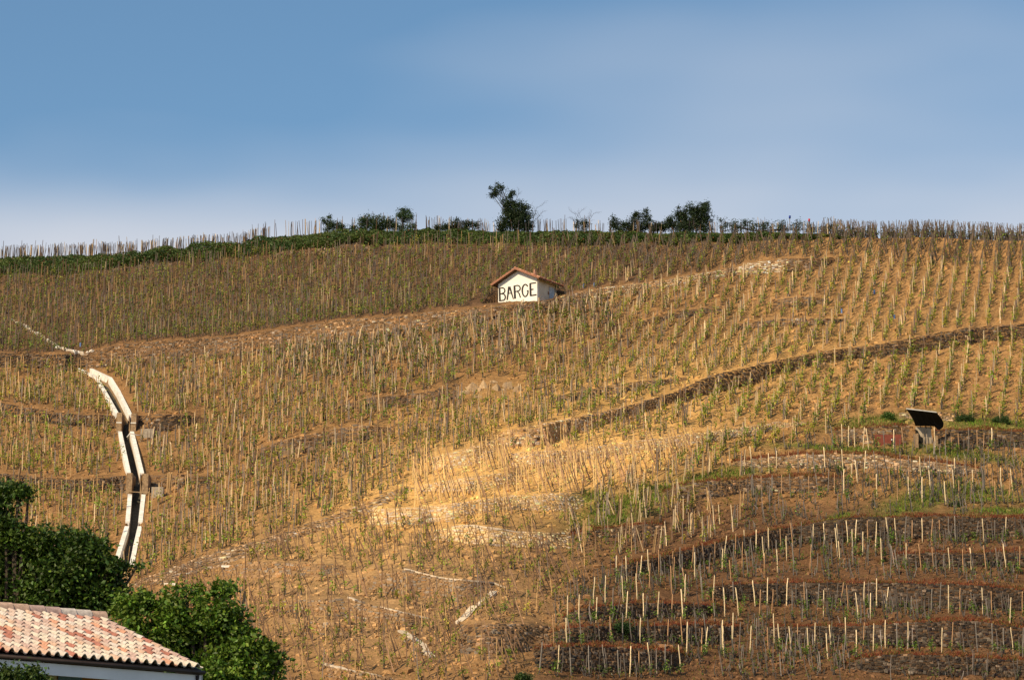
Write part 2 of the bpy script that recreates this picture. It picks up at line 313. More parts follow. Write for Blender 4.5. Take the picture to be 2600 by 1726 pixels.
P = unproj(us[:, None], VG, YG)
def vnoise(x, y, seed=0):
    """cheap smooth value noise"""
    xi, yi = np.floor(x).astype(int), np.floor(y).astype(int); fx, fy = x - xi, y - yi
    fx, fy = fx * fx * (3 - 2 * fx), fy * fy * (3 - 2 * fy)
    def h(a, b):
        n = (a * 374761393 + b * 668265263 + seed * 974634777) & 0xffffffff
        n = ((n ^ (n >> 13)) * 1274126177) & 0xffffffff
        return ((n ^ (n >> 16)) & 0xffff) / 65535.0
    return (h(xi, yi) * (1 - fx) + h(xi + 1, yi) * fx) * (1 - fy) + (h(xi, yi + 1) * (1 - fx) + h(xi + 1, yi + 1) * fx) * fy
bumps = (vnoise(P[..., 0] * 1.7, P[..., 1] * 1.7) - 0.5) * 0.16 + (vnoise(P[..., 0] * 0.5, P[..., 1] * 0.5, 3) - 0.5) * 0.3
near_drain = (VG > 925) & (VG < 1450) & (us[:, None] > np.interp(VG, DRAIN_V, DRAIN_L) - 26) & (us[:, None] < np.interp(VG, DRAIN_V, DRAIN_R) + 26)
P[..., 2] += np.where((WM >= 0) | near_drain, 0, bumps)

# hut platform, shelter notch, drain trench
Z_HUT_PT = unproj(1364, 765, float(np.interp(765, VG[int((1364 - U0) / DU)], YG[int((1364 - U0) / DU)])) + 0.9)
HZ = Z_HUT_PT[2]
HC = Z_HUT_PT.copy()                                    # front right corner of the hut, on the platform
HL = at_z(1265, 780, HZ)                                # front left corner at the same level
hd = HL - HC; HW = float(np.linalg.norm(hd)); ha = hd / HW        # along the front, to the left
hb = np.array([-ha[1], ha[0], 0.0]); hb = hb if hb[1] > 0 else -hb     # into the hill
HDEP = 3.8
rel = P - HC; s_ = rel @ ha; t_ = rel @ hb
foot = (s_ > -0.9) & (s_ < HW + 0.9) & (t_ > -3.0) & (t_ < HDEP + 0.8)
P[..., 2] = np.where(foot, np.minimum(P[..., 2], HZ - 0.05), P[..., 2])
dl = np.interp(VG, DRAIN_V, DRAIN_L); dr = np.interp(VG, DRAIN_V, DRAIN_R)
in_drain = (VG > 938) & (VG < 1440) & (us[:, None] > dl - 3) & (us[:, None] < dr + 3)
P_GROUND = P.copy()
P[..., 2] -= np.where(in_drain, 1.1, 0)
def pos_at(u, v, G=None):
    G = P_GROUND if G is None else G
    u = np.clip(np.asarray(u, float), U0, U1 - 1e-3); v = np.asarray(v, float); c = crest(u)
    fi = (u - U0) / DU; fj = np.clip((v - c) / (VB - c) * NV, 0, NV - 1e-3)
    i, j = fi.astype(int), fj.astype(int); i = np.minimum(i, nu - 2); a, b = (fi - i)[..., None], (fj - j)[..., None]
    return (G[i, j] * (1 - a) + G[i + 1, j] * a) * (1 - b) + (G[i, j + 1] * (1 - a) + G[i + 1, j + 1] * a) * b
def in_wall(u, v):
    u = np.clip(np.asarray(u, float), U0, U1 - 1); c = crest(u)
    i = ((u - U0) / DU + 0.5).astype(int); j = np.clip(((v - c) / (VB - c) * NV + 0.5).astype(int), 0, NV)
    return WM[i, j] >= 0

# ------------------------------------------------------------------ soil colours (sandy granite, brown schist, grassed patches), sun pool and cloud shade painted in
def blob(u, v, cu, cv, su, sv, rot=0.0):
    c, s = math.cos(rot), math.sin(rot); a = (u - cu) * c + (v - cv) * s; b = -(u - cu) * s + (v - cv) * c
    return np.exp(-(a / su) ** 2 - (b / sv) ** 2)
GREEN = [(1640,1262,190,26,-0.28),(1500,1262,60,16,-0.2),(1830,1205,120,14,-0.12),(2330,1272,110,30,-0.3),(2250,1068,140,16,-0.1),(2520,1078,140,18,0.02),(2420,1150,180,14,0.15),(2140,1140,200,9,0.05),(2450,1250,130,22,0.1),(1560,1318,110,14,-0.2),(2130,1313,40,8,-0.2),(2560,1300,120,10,0)]
def green_at(u, v):
    g = np.zeros(np.broadcast(u, v).shape)
    for b in GREEN: g = np.maximum(g, blob(u, v, *b))
    return g
def soil(u, v):
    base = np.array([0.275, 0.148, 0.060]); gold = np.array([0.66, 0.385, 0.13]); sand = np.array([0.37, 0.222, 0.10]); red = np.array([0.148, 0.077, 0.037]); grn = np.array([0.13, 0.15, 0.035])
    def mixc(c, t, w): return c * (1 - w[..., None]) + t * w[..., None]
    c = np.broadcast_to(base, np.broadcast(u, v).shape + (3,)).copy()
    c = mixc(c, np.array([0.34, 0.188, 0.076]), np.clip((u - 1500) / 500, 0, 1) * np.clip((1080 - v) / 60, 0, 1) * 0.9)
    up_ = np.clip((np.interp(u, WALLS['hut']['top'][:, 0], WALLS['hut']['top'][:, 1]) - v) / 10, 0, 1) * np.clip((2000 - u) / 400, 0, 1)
    c = mixc(c, np.array([0.155, 0.088, 0.046]), up_)  # upper slope: soil colour darkened to stand for the dim light there
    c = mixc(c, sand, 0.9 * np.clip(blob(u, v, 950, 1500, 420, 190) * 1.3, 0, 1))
    c = mixc(c, gold, np.clip(1.5 * blob(u, v, 1340, 1190, 470, 115, -0.25), 0, 1))  # central sun pool, painted as paler golden soil
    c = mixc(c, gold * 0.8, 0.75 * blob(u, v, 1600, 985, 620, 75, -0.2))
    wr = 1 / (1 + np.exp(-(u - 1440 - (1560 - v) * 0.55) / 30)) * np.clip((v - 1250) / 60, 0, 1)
    c = mixc(c, red, wr)  # lower right: reddish earth, darkened in colour for the cloud shade
    c = mixc(c, grn, np.clip(green_at(u, v) * 1.2, 0, 0.85) * (0.5 + 0.5 * vnoise(u / 14, v / 7, 5)))
    hb_v = np.interp(u, HEDGE_B[:, 0], HEDGE_B[:, 1])
    c = mixc(c, np.array([0.06, 0.07, 0.025]), np.clip((hb_v - v) / 6, 0, 1) * (u < 2150))
    return c
HEDGE_B = np.array([(-420,708),(0,702),(220,692),(385,676),(550,657),(660,647),(880,624),(1100,620),(1430,621),(1760,619),(1980,610),(2150,600)], float)
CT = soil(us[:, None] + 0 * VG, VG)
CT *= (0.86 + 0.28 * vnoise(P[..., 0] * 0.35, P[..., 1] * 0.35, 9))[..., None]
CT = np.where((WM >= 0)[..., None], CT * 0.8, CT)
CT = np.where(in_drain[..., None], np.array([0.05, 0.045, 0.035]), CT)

# extra rows: plateau behind the crest, and the foot of the hill running down to the valley floor
rows = []; cols = []
for dY, dz in ((420, -40), (160, 8), (60, 5), (20, 3), (6, 1.5), (2, 0.5)):
    r = P[:, 0].copy(); sc = (r[:, 1] + dY) / r[:, 1]; r[:, 0] *= sc; r[:, 1] += dY; r[:, 2] += dz; rows.append(r); cols.append(CT[:, 0])
mid = [P[:, j] for j in range(NV + 1)]; midc = [CT[:, j] for j in range(NV + 1)]
tail = []; tailc = []
last = P[:, NV]
for fr in (0.96, 0.9, 0.82, 0.72, 0.6, 0.5, 0.4, 0.32, 0.25, 0.18, 0.1, 0.03, -0.15, -0.6):
    r = last.copy(); wid = 1.0 if fr > 0.6 else 1 + (0.6 - fr) * 1.6
    r[:, 1] = last[:, 1] * fr; r[:, 0] = last[:, 0] * wid
    r[:, 2] = last[:, 2] * max(fr, 0) ** 1.4
    tail.append(r); tailc.append(np.broadcast_to(np.array([0.10, 0.11, 0.04]), r.shape))
G = np.stack(rows + mid + tail, 1); GC = np.stack(cols + midc + tailc, 1)
nr = G.shape[1]
ii, jj = np.meshgrid(np.arange(nu - 1), np.arange(nr - 1), indexing='ij')
a = (ii * nr + jj).ravel()
quads = np.stack([a, a + 1, a + nr + 1, a + nr], 1)
def soil_material():
    m, n, l, b = newmat('vineyard_soil')
    src = N(n, 'ShaderNodeAttribute'); src.attribute_name = 'col'
    tc = N(n, 'ShaderNodeTexCoord')
    def noise(sc, det, rough=0.6):
        t = N(n, 'ShaderNodeTexNoise'); t.inputs['Scale'].default_value = sc; t.inputs['Detail'].default_value = det; t.inputs['Roughness'].default_value = rough
        l.new(tc.outputs['Object'], t.inputs['Vector']); return t
    def rng(o, a, b_, c, d):
        r = N(n, 'ShaderNodeMapRange'); l.new(o, r.inputs[0])
        for i, x in enumerate((a, b_, c, d)): r.inputs[i + 1].default_value = x
        return r.outputs[0]
    def mul(x, y):
        k = N(n, 'ShaderNodeMix', data_type='RGBA', blend_type='MULTIPLY'); k.inputs['Factor'].default_value = 1
        l.new(x, k.inputs[6]); l.new(y, k.inputs[7]); return k.outputs[2]
    n1 = noise(1.1, 5, 0.7); n2 = noise(3.6, 5, 0.75)
    c = mul(src.outputs['Color'], rng(n1.outputs['Fac'], 0.3, 0.7, 0.74, 1.26)); c = mul(c, rng(n2.outputs['Fac'], 0.3, 0.7, 0.55, 1.45))
    vo = N(n, 'ShaderNodeTexVoronoi'); vo.inputs['Scale'].default_value = 2.6; l.new(tc.outputs['Object'], vo.inputs['Vector'])
    st = rng(vo.outputs['Distance'], 0.1, 0.22, 1.0, 0.0)
    mk = N(n, 'ShaderNodeMix', data_type='RGBA'); 
    sc = mul(c, rng(n2.outputs['Fac'], 0.3, 0.7, 1.2, 1.7))
    cm = N(n, 'ShaderNodeMath', operation='MULTIPLY'); l.new(st, cm.inputs[0]); l.new(rng(n1.outputs['Fac'], 0.45, 0.6, 0, 0.6), cm.inputs[1])
    l.new(cm.outputs[0], mk.inputs['Factor']); l.new(c, mk.inputs[6]); l.new(sc, mk.inputs[7])
    l.new(mk.outputs[2], b.inputs['Base Color']); b.inputs['Roughness'].default_value = 0.97; b.inputs['Specular IOR Level'].default_value = 0.08
    n3 = noise(7, 6, 0.75); bp = N(n, 'ShaderNodeBump'); bp.inputs['Strength'].default_value = 0.8; bp.inputs['Distance'].default_value = 0.12
    l.new(n3.outputs['Fac'], bp.inputs['Height']); l.new(bp.outputs[0], b.inputs['Normal'])
    return m
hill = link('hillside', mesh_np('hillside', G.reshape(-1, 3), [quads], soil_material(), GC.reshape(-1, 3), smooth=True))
tag(hill, kind='structure')
M_PLAIN = attr_mat('valley_ground', 0.95, 0.2, 0.7, 1.3, fixed=(0.12, 0.11, 0.05))
gm = MB(); R_ = 6000
gm.add([(-R_, -R_, -1.5), (R_, -R_, -1.5), (R_, R_, -1.5), (-R_, R_, -1.5)], [[0, 1, 2, 3]])
tag(gm.obj('ground', M_PLAIN), kind='structure')

# ------------------------------------------------------------------ dry stone walls
def stone_arrays(cen, t, n, a, b, d, rng):
    """chamfered stones: cen (m,3), tangent, outward normal, half length, half height, depth"""
    m = len(cen); up = np.cross(n, t); up = np.where(up[:, 2:3] < 0, -up, up)
    V = []
    for depth, sh in ((-0.18, 1.08), (0.0, 1.03), (None, 0.74)):
        for sx, sz in ((-1, -1), (1, -1), (1, 1), (-1, 1)):
            ja = 1 + rng.uniform(-0.28, 0.28, m); jb = 1 + rng.uniform(-0.32, 0.32, m)
            dd = (d * rng.uniform(0.75, 1.15, m)) if depth is None else np.full(m, depth)
            V.append(cen + t * (sx * a * sh * ja)[:, None] + up * (sz * b * sh * jb)[:, None] + n * dd[:, None])
    V = np.stack(V, 1)
    q = np.array([[0,1,5,4],[1,2,6,5],[2,3,7,6],[3,0,4,7],[4,5,9,8],[5,6,10,9],[6,7,11,10],[7,4,8,11],[8,9,10,11]])
    Q = (np.arange(m)[:, None, None] * 12 + q[None]).reshape(-1, 4)
    return V, Q
def build_wall(key):
    w = WALLS[key]; rng = np.random.default_rng(sum(map(ord, key)) * 7 + 3)
    u0, u1 = w['top'][0, 0], w['top'][-1, 0]
    vt = lambda u: np.interp(u, w['top'][:, 0], w['top'][:, 1]); vb = lambda u: np.interp(u, w['foot'][:, 0], w['foot'][:, 1])
    um = np.linspace(u0, u1, 40); hp = np.max(vb(um) - vt(um)); Ym = pos_at(um.mean(), (vt(um.mean()) + vb(um.mean())) / 2)[1]
    ppm = F / Ym / 0.985
    hm = hp / ppm; far = Ym > 260
    ch = 0.17 if not far else 0.19
    nc = max(2, int(round(hm / ch)))
    fr = np.cumsum(rng.uniform(0.7, 1.4, nc)); fr = np.concatenate([[0], fr / fr[-1]])
    cu, cvv, A, B = [], [], [], []
    for c in range(nc):
        u = u0 + rng.uniform(0, 5)
        while u < u1:
            L = rng.choice([0.2, 0.26, 0.34, 0.46], p=[0.34, 0.34, 0.2, 0.12]) * rng.uniform(0.8, 1.25) * ppm
            uc = min(u + L / 2, u1); H = vb(uc) - vt(uc)
            hh = H * (fr[c + 1] - fr[c]) / ppm
            if hh > 0.045:
                cu.append(uc); cvv.append(vb(uc) - H * (fr[c] + fr[c + 1]) / 2 + rng.uniform(-0.35, 0.35) * hh * ppm); A.append(L / 2 / ppm * 1.02); B.append(hh / 2 * rng.uniform(0.8, 1.35))
            u += L
    cu, cvv, A, B = map(np.array, (cu, cvv, A, B))
    cen = pos_at(cu, cvv); t = pos_at(cu + 12, cvv) - pos_at(cu - 12, cvv)
    mid_t = pos_at(np.minimum(cu + 14, u1), vb(np.minimum(cu + 14, u1))) - pos_at(np.maximum(cu - 14, u0), vb(np.maximum(cu - 14, u0)))
    t = unit(mid_t * np.array([1, 1, 0.6])); n = np.stack([t[:, 1], -t[:, 0], 0 * t[:, 0]], 1); n = unit(n)
    n = np.where(n[:, 1:2] > 0, -n, n)
    dep = rng.uniform(0.03, 0.10, len(cu)) + 0.06 * (rng.random(len(cu)) < 0.12)
    if w['tone'] in ('gold', 'sand'): dep = dep * 0.6 + 0.01
    V, Q = stone_arrays(cen, t, n, A, B, dep, rng)
    tone = np.array(TONES[w['tone']])
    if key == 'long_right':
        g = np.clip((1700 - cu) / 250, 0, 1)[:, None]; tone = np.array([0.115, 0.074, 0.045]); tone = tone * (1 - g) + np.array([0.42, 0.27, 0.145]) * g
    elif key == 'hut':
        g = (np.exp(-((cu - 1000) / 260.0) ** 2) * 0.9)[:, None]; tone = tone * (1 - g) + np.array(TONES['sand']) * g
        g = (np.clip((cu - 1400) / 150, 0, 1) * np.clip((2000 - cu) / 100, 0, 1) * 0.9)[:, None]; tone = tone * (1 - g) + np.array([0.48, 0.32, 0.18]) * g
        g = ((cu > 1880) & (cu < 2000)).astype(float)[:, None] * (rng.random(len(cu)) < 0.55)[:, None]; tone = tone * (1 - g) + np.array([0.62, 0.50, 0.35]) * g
    soft = w['tone'] in ('gold', 'sand'); col = tone * (rng.lognormal(0, 0.16 if soft else (0.42 if w['tone'] in ('dark', 'pale') else 0.36), len(cu)))[:, None]
    if not soft: col = col * np.where(rng.random((len(cu), 1)) < 0.07, 1.9, 1.0)
    warm = rng.random(len(cu)) < 0.2; col = col * np.where(warm[:, None], np.array([1.16, 1.0, 0.82]), 1.0)
    grey = rng.random(len(cu)) < 0.25; col = np.where(grey[:, None], col.mean(1, keepdims=True) * np.array([1.3, 1.02, 0.76]), col)
    col = np.clip(col, 0.03, 0.7)
    loc = pos_at((u0 + u1) / 2, vb((u0 + u1) / 2)) - np.array([0, 0.1, 0])
    root = empty('dry_stone_wall', loc, w['label'], 'wall', 'dry stone terrace walls')
    order = np.argsort(-(A * B)); big = set(order[:16 if not far else 6].tolist())
    keep = np.array([i for i in range(len(cu)) if i not in big])
    Vk = V[keep].reshape(-1, 3); Qk = stone_q(len(keep))
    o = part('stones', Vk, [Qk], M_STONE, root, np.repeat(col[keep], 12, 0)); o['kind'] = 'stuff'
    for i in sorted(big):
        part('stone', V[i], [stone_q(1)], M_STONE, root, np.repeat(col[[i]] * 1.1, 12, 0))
    w['root'] = root; w['vt'], w['vb'] = vt, vb
    return root
SQ = np.array([[0,1,5,4],[1,2,6,5],[2,3,7,6],[3,0,4,7],[4,5,9,8],[5,6,10,9],[6,7,11,10],[7,4,8,11],[8,9,10,11]])
def stone_q(m): return (np.arange(m)[:, None, None] * 12 + SQ[None]).reshape(-1, 4)
for key in wkeys: build_wall(key)

# pale copings laid on some walls: each slab is a part of its wall
def coping(root, pts, width=0.42, thick=0.12, step=1.1, lift=0.10, gap=0.985, mat=None, name='coping_slab'):
    pts = np.array(pts, float); dens = []
    for i in range(len(pts) - 1):
        k = 24; dens.append(pts[i] + (pts[i + 1] - pts[i]) * np.linspace(0, 1, k, endpoint=False)[:, None])
    dens = np.concatenate(dens + [pts[-1:]]); W_ = pos_at(dens[:, 0], dens[:, 1])
    d = np.concatenate([[0], np.cumsum(np.linalg.norm(np.diff(W_, axis=0), axis=1))])
    nseg = max(1, int(round(d[-1] / step))); e = np.linspace(0, d[-1], nseg + 1)
    E = np.stack([np.interp(e, d, W_[:, k]) for k in range(3)], 1)
    for i in range(nseg):
        a_, b_ = E[i], E[i] + (E[i + 1] - E[i]) * gap
        t = b_ - a_; n = np.array([t[1], -t[0], 0]); n = n / (np.linalg.norm(n) + 1e-9); n = n if n[1] < 0 else -n
        h = random.uniform(-0.015, 0.015); wd = width * random.uniform(0.92, 1.08)
        mb = MB(); mb.box(a_ + n * 0.16 + np.array([0, 0, lift - thick + h]), t, -n * wd, np.array([0, 0, thick]))
        mb.part(name, mat or M_PALE, root)
M_PALE = attr_mat('pale_coping', 0.9, 6, 0.75, 1.15, 0.4, 25, 0.01, 0.1, objrand=0.12, fixed=(0.64, 0.52, 0.38))
coping(WALLS['hairpin']['root'], [(1030,1444),(1073,1457),(1129,1469),(1199,1476),(1255,1482),(1284,1494)], 0.36)
coping(WALLS['block']['root'], [(1258,1506),(1210,1545),(1167,1583)], 0.55, 0.2, 1.4, 0.14)
coping(WALLS['slant_coped']['root'], [(967,1542),(1031,1556),(1088,1569)], 0.4)
coping(WALLS['slant_coped']['root'], [(886,1520),(905,1526)], 0.4)
coping(WALLS['short_steep']['root'], [(1015,1605),(1045,1621),(1074,1640),(1078,1655),(1095,1668)], 0.5)
coping(WALLS['bottom_coped']['root'], [(822,1687),(891,1701),(964,1713)], 0.5)
coping(WALLS['gold_corner']['root'], [(1148,1337),(1188,1335),(1300,1349),(1335,1351)], 0.35)
coping(WALLS['drain_top']['root'], [(190,898),(213,902)], 0.6)


# ------------------------------------------------------------------ the drain: two pale copings, side walls and a dark floor
def drain_edge(v, side): return np.interp(v, DRAIN_V, DRAIN_L if side < 0 else DRAIN_R)
loc = pos_at(0.5 * (DRAIN_L[-1] + DRAIN_R[-1]), 1438)
drain = empty('drainage_channel', loc, 'open stone drain with white copings running down the slope at left', 'drain')
vv = np.arange(937, 1441, 4.0)
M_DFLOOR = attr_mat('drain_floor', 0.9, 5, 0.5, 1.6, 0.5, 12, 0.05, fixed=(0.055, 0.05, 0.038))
M_DSIDE = attr_mat('drain_masonry', 0.95, 7, 0.6, 1.4, 0.6, 14, 0.04, fixed=(0.30, 0.20, 0.115))
el_, er_ = drain_edge(vv, -1), drain_edge(vv, 1)
PL, PR = pos_at(el_, vv), pos_at(er_, vv)
PL[:, 2] += 0.04; PR[:, 2] += 0.04
dn = np.array([0, 0, -0.95]); fl = PL + dn + (PR - PL) * 0.06; fr_ = PR + dn - (PR - PL) * 0.06
k = len(vv); q = np.array([[i, i + 1, i + 1 + k, i + k] for i in range(k - 1)])
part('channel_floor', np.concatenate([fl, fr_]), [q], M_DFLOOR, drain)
part('side_wall', np.concatenate([PL, fl]), [q], M_DSIDE, drain)
part('side_wall', np.concatenate([fr_, PR]), [q], M_DSIDE, drain)
def drain_coping(side, v0, v1, wd=0.36, lift=0.13):
    kn = [v0] + [v for v in DRAIN_V if v0 + 4 < v < v1 - 4] + [v1]
    pts = [pos_at(drain_edge(v, side), v) for v in kn]
    for a_, b_ in zip(pts[:-1], pts[1:]):
        n = max(1, int(round(np.linalg.norm(b_ - a_) / 2.6)))
        for i in range(n):
            e_ = a_ + (b_ - a_) * i / n; t = (b_ - a_) / n * 0.997; nn = np.array([t[1], -t[0], 0]); nn /= np.linalg.norm(nn) + 1e-9
            nn = nn if nn[0] * side > 0 else -nn
            mb = MB(); mb.box(e_ - nn * 0.04 + np.array([0, 0, lift - 0.7]), t, nn * wd, np.array([0, 0, 0.7])); mb.part('coping_block', M_WHITE, drain)
for side in (-1, 1):
    drain_coping(side, 938, 1055); drain_coping(side, 1098, 1203); drain_coping(side, 1258, 1327); drain_coping(side, 1339, 1418 if side < 0 else 1436)
    for (va, vb_) in ((1056, 1097), (1207, 1256)):
        ue = drain_edge(vb_, side); b0 = pos_at(ue, vb_); zt = pos_at(drain_edge(va, side), va)[2]
        ytop = pos_at(drain_edge(va, side), va)[1]
        mb = MB(); h = zt - b0[2]
        mb.box(b0 + np.array([0 if side > 0 else -0.5, 0.0, -0.2]), (0.5, 0, 0), (0, max(ytop - b0[1], 0.4), 0), (0, 0, 0.15 + h * 0.45)); mb.part('pier', M_DSIDE, drain)
        mb = MB(); mb.box(b0 + np.array([0 if side > 0 else -0.5, 0.25, -0.2]), (0.49, 0, 0), (0, max(ytop - b0[1], 0.4), 0), (0, 0, 0.08 + h)); mb.part('pier', M_DSIDE, drain)
        if va == 1056:
            mb = MB(); mb.box(b0 + np.array([0 if side > 0 else -0.5, -0.03, -0.05 + h * 0.45]), (0.5, 0, 0), (0, 0.3, 0), (0, 0, 0.1)); mb.part('coping_block', M_WHITE, drain)
mb = MB(); p = pos_at(332, 1440); mb.box(p + np.array([0, 0, -0.1]), (-1.1, -1.3, -0.2), (-0.25, 0.25, 0), (0, 0, 0.25)); mb.part('toe_slab', M_WHITE, drain)

# kerb of pale stones leading to the head of the drain
kb = empty('stone_kerb', pos_at(125, 866), 'line of pale stones leading down to the head of the drain', 'kerb')
uu = np.linspace(30, 205, 42)
for i, u in enumerate(uu):
    v = np.interp(u, [30, 64, 110, 150, 182, 205], [812, 830, 857, 884, 896, 900]); p = pos_at(u, v)
    s = random.uniform(0.1, 0.2) * (0.7 + u / 300); mb = MB()
    V, Q = stone_arrays(p[None] + [[0, 0, 0.04]], np.array([[1.0, 0, 0]]), np.array([[0, -0.5, 0.85]]), np.array([s * 1.3]), np.array([s * 1.2]), np.array([s * 0.7]), RNG)
    part('kerb_stone', V[0], [Q], M_PALE if i % 3 else M_WHITE, kb)
M_WSTONE = attr_mat('white_stone', 0.9, 5, 0.8, 1.15, 0.3, fixed=(0.75, 0.66, 0.54))
def lump(c, r, seed, sq=(1, 1, 0.7), sub=1.0):
    rng = np.random.default_rng(seed); th = np.linspace(0, 2 * math.pi, 11)[:-1]; ph = np.linspace(-math.pi / 2, math.pi / 2, 7)
    V = [];
    for p_ in ph:
        for t in th:
            d = np.array([math.cos(p_) * math.cos(t), math.cos(p_) * math.sin(t), math.sin(p_)])
            V.append(d)
    V = np.array(V); rr = 1 + 0.45 * (vnoise(V[:, 0] * 1.7 + seed, V[:, 1] * 1.7 + V[:, 2] * 2.3, seed) - 0.5) + rng.uniform(-0.08, 0.08, len(V))
    V = V * rr[:, None] * np.array(sq) * r + np.asarray(c)
    n = len(th); Q = [[i * n + j, i * n + (j + 1) % n, (i + 1) * n + (j + 1) % n, (i + 1) * n + j] for i in range(len(ph) - 1) for j in range(n)]
    return V, Q
for (u, v, r, lab) in ((233, 895, 0.32, 'larger white boulder on the wall end right of the drain head'), (222, 897, 0.2, 'smaller white boulder beside the drain head')):
    V, Q = lump(pos_at(u, v) + [0, 0, r * 0.35], r, int(u)); o = MB(); o.add(V, Q); tag(o.obj('white_boulder', M_WSTONE), lab, 'boulder', 'white boulders at the drain head')

# concrete tanks, plank and pipe beside the drain
def tank(u, v, w, d, h, label):
    p = pos_at(u, v); r = empty('concrete_tank', p, label, 'tank', 'concrete tanks by the drain')
    o = p + np.array([-w / 2, 0, -0.25]); th = 0.1; H = h + 0.25
    mb = MB(); mb.box(o, (w, 0, 0), (0, th, 0), (0, 0, H)); mb.part('front_panel', M_CONC, r)
    mb = MB(); mb.box(o + [0, d - th, 0], (w, 0, 0), (0, th, 0), (0, 0, H - 0.003)); mb.part('back_panel', M_CONC, r)
    for x in (0, w - th):
        mb = MB(); mb.box(o + [x + (0.003 if x == 0 else -0.003), th, 0], (th, 0, 0), (0, d - 2 * th, 0), (0, 0, H - 0.005)); mb.part('side_panel', M_CONC, r)
    mb = MB(); mb.box(o + [th, th, 0], (w - 2 * th, 0, 0), (0, d - 2 * th, 0), (0, 0, 0.3)); mb.part('tank_floor', M_CONC, r)
    return r
tank(373, 1112, 1.2, 1.0, 0.9, 'grey concrete tank beside the upper break of the drain')
tank(399, 1263, 1.0, 0.9, 0.9, 'brownish concrete tank below the stake bundle')
mb = MB(); a_, b_ = pos_at(316, 1256) + [0, 0, 0.28], pos_at(378, 1259) + [0, 0, 0.28]
mb.box(a_, b_ - a_, (0, 0.22, 0.02), (0, 0, 0.06), col=(0.32, 0.22, 0.13)); tag(mb.obj('plank', M_WOOD), 'weathered wooden plank laid across the drain', 'plank')
mb = MB(); p0 = pos_at(358, 1113); mb.tube([p0 + [0, -0.05, 0.3], p0 + [-0.3, -0.3, 0.25], p0 + [-0.9, -1.0, 0.3], p0 + [-1.15, -1.2, -0.1]], 0.05, 7)
tag(mb.obj('drain_pipe', M_WHITE, True), 'thin pale pipe hanging from the concrete tank into the drain', 'pipe')

# ------------------------------------------------------------------ the white hut
M_RENDER = attr_mat('white_render', 0.9, 1.6, 0.9, 1.05, 0.25, 30, 0.01, 0.15, fixed=(0.86, 0.82, 0.72))
M_RENDER_SHADE = attr_mat('shaded_white_render', 0.9, 1.6, 0.85, 1.1, 0.25, 30, 0.01, 0.15, fixed=(0.66, 0.58, 0.45))  # darker copy of the white render, shade of the far sides put into colour
M_PAINT = attr_mat('black_paint', 0.8, 9, 0.7, 1.3, fixed=(0.035, 0.03, 0.03))
M_BLUEDOOR = attr_mat('pale_blue_paint', 0.7, 3, 0.85, 1.1, fixed=(0.50, 0.56, 0.60))
M_BRICK = attr_mat('brick', 0.9, 10, 0.7, 1.2, fixed=(0.30, 0.15, 0.08))
hut = empty('vineyard_hut', HC + ha * HW / 2 + hb * HDEP / 2, 'small white gabled hut with BARGE lettering on its wall', 'hut')
zv = np.array([0, 0, 1.0]); e0 = -0.6
def hp(s, t, z): return HC + ha * s + hb * t + zv * z          # s to the left, t into the hill
EH, AH = 2.55, 3.72
mb = MB(); th = 0.3
mb.add([hp(0, 0, e0), hp(HW, 0, e0), hp(HW, 0, EH), hp(HW / 2, 0, AH), hp(0, 0, EH), hp(0, th, e0), hp(HW, th, e0), hp(HW, th, EH), hp(HW / 2, th, AH), hp(0, th, EH)],
       [[0, 4, 2, 1], [5, 6, 7, 9], [0, 1, 6, 5], [1, 2, 7, 6], [4, 0, 5, 9]], [[4, 3, 2], [9, 7, 8]])
mb.part('front_wall', M_RENDER, hut)
mb = MB()
t0 = HDEP
mb.add([hp(0, t0, e0), hp(HW, t0, e0), hp(HW, t0, EH), hp(HW / 2, t0, AH), hp(0, t0, EH), hp(0, t0 - th, e0), hp(HW, t0 - th, e0), hp(HW, t0 - th, EH), hp(HW / 2, t0 - th, AH), hp(0, t0 - th, EH)],
       [[0, 1, 2, 4], [5, 9, 7, 6]], [[4, 2, 3], [9, 8, 7]])
mb.part('rear_wall', M_RENDER_SHADE, hut)
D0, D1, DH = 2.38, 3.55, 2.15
mb = MB(); mb.box(hp(0.004, th, e0), hb * (D0 - th), ha * th, zv * (EH - e0)); mb.part('side_wall', M_RENDER_SHADE, hut)
mb = MB(); mb.box(hp(0.004, D1, e0), hb * (HDEP - D1 - th), ha * th, zv * (EH - e0)); mb.part('side_wall', M_RENDER_SHADE, hut)
mb = MB(); mb.box(hp(0.006, D0, DH), hb * (D1 - D0), ha * th, zv * (EH - DH)); mb.part('lintel', M_RENDER_SHADE, hut)
mb = MB(); mb.box(hp(HW - th, th, e0), hb * (HDEP - 2 * th), ha * (th - 0.004), zv * (EH - e0)); mb.part('side_wall', M_RENDER, hut)
door = MB(); door.box(hp(0.06, D0, e0), hb * (D1 - D0), ha * 0.06, zv * (DH - e0)); door = door.part('door', M_BLUEDOOR, hut)
for i in range(1, 4):
    mb = MB(); mb.box(hp(0.045, D0 + i * (D1 - D0) / 4 - 0.012, 0.05), hb * 0.024, ha * 0.02, zv * (DH - 0.1)); mb.part('door_batten', M_BLUEDOOR, door)
mb = MB(); mb.box(hp(-0.02, D0 - 0.28, 1.2), hb * 0.28, ha * 0.1, zv * 0.3); mb.part('corner_brick', M_BRICK, hut)
mb = MB(); mb.box(hp(-0.015, D0 - 0.06, e0), hb * 0.05, ha * 0.08, zv * (DH - e0)); mb.part('door_jamb', M_BRICK, hut)
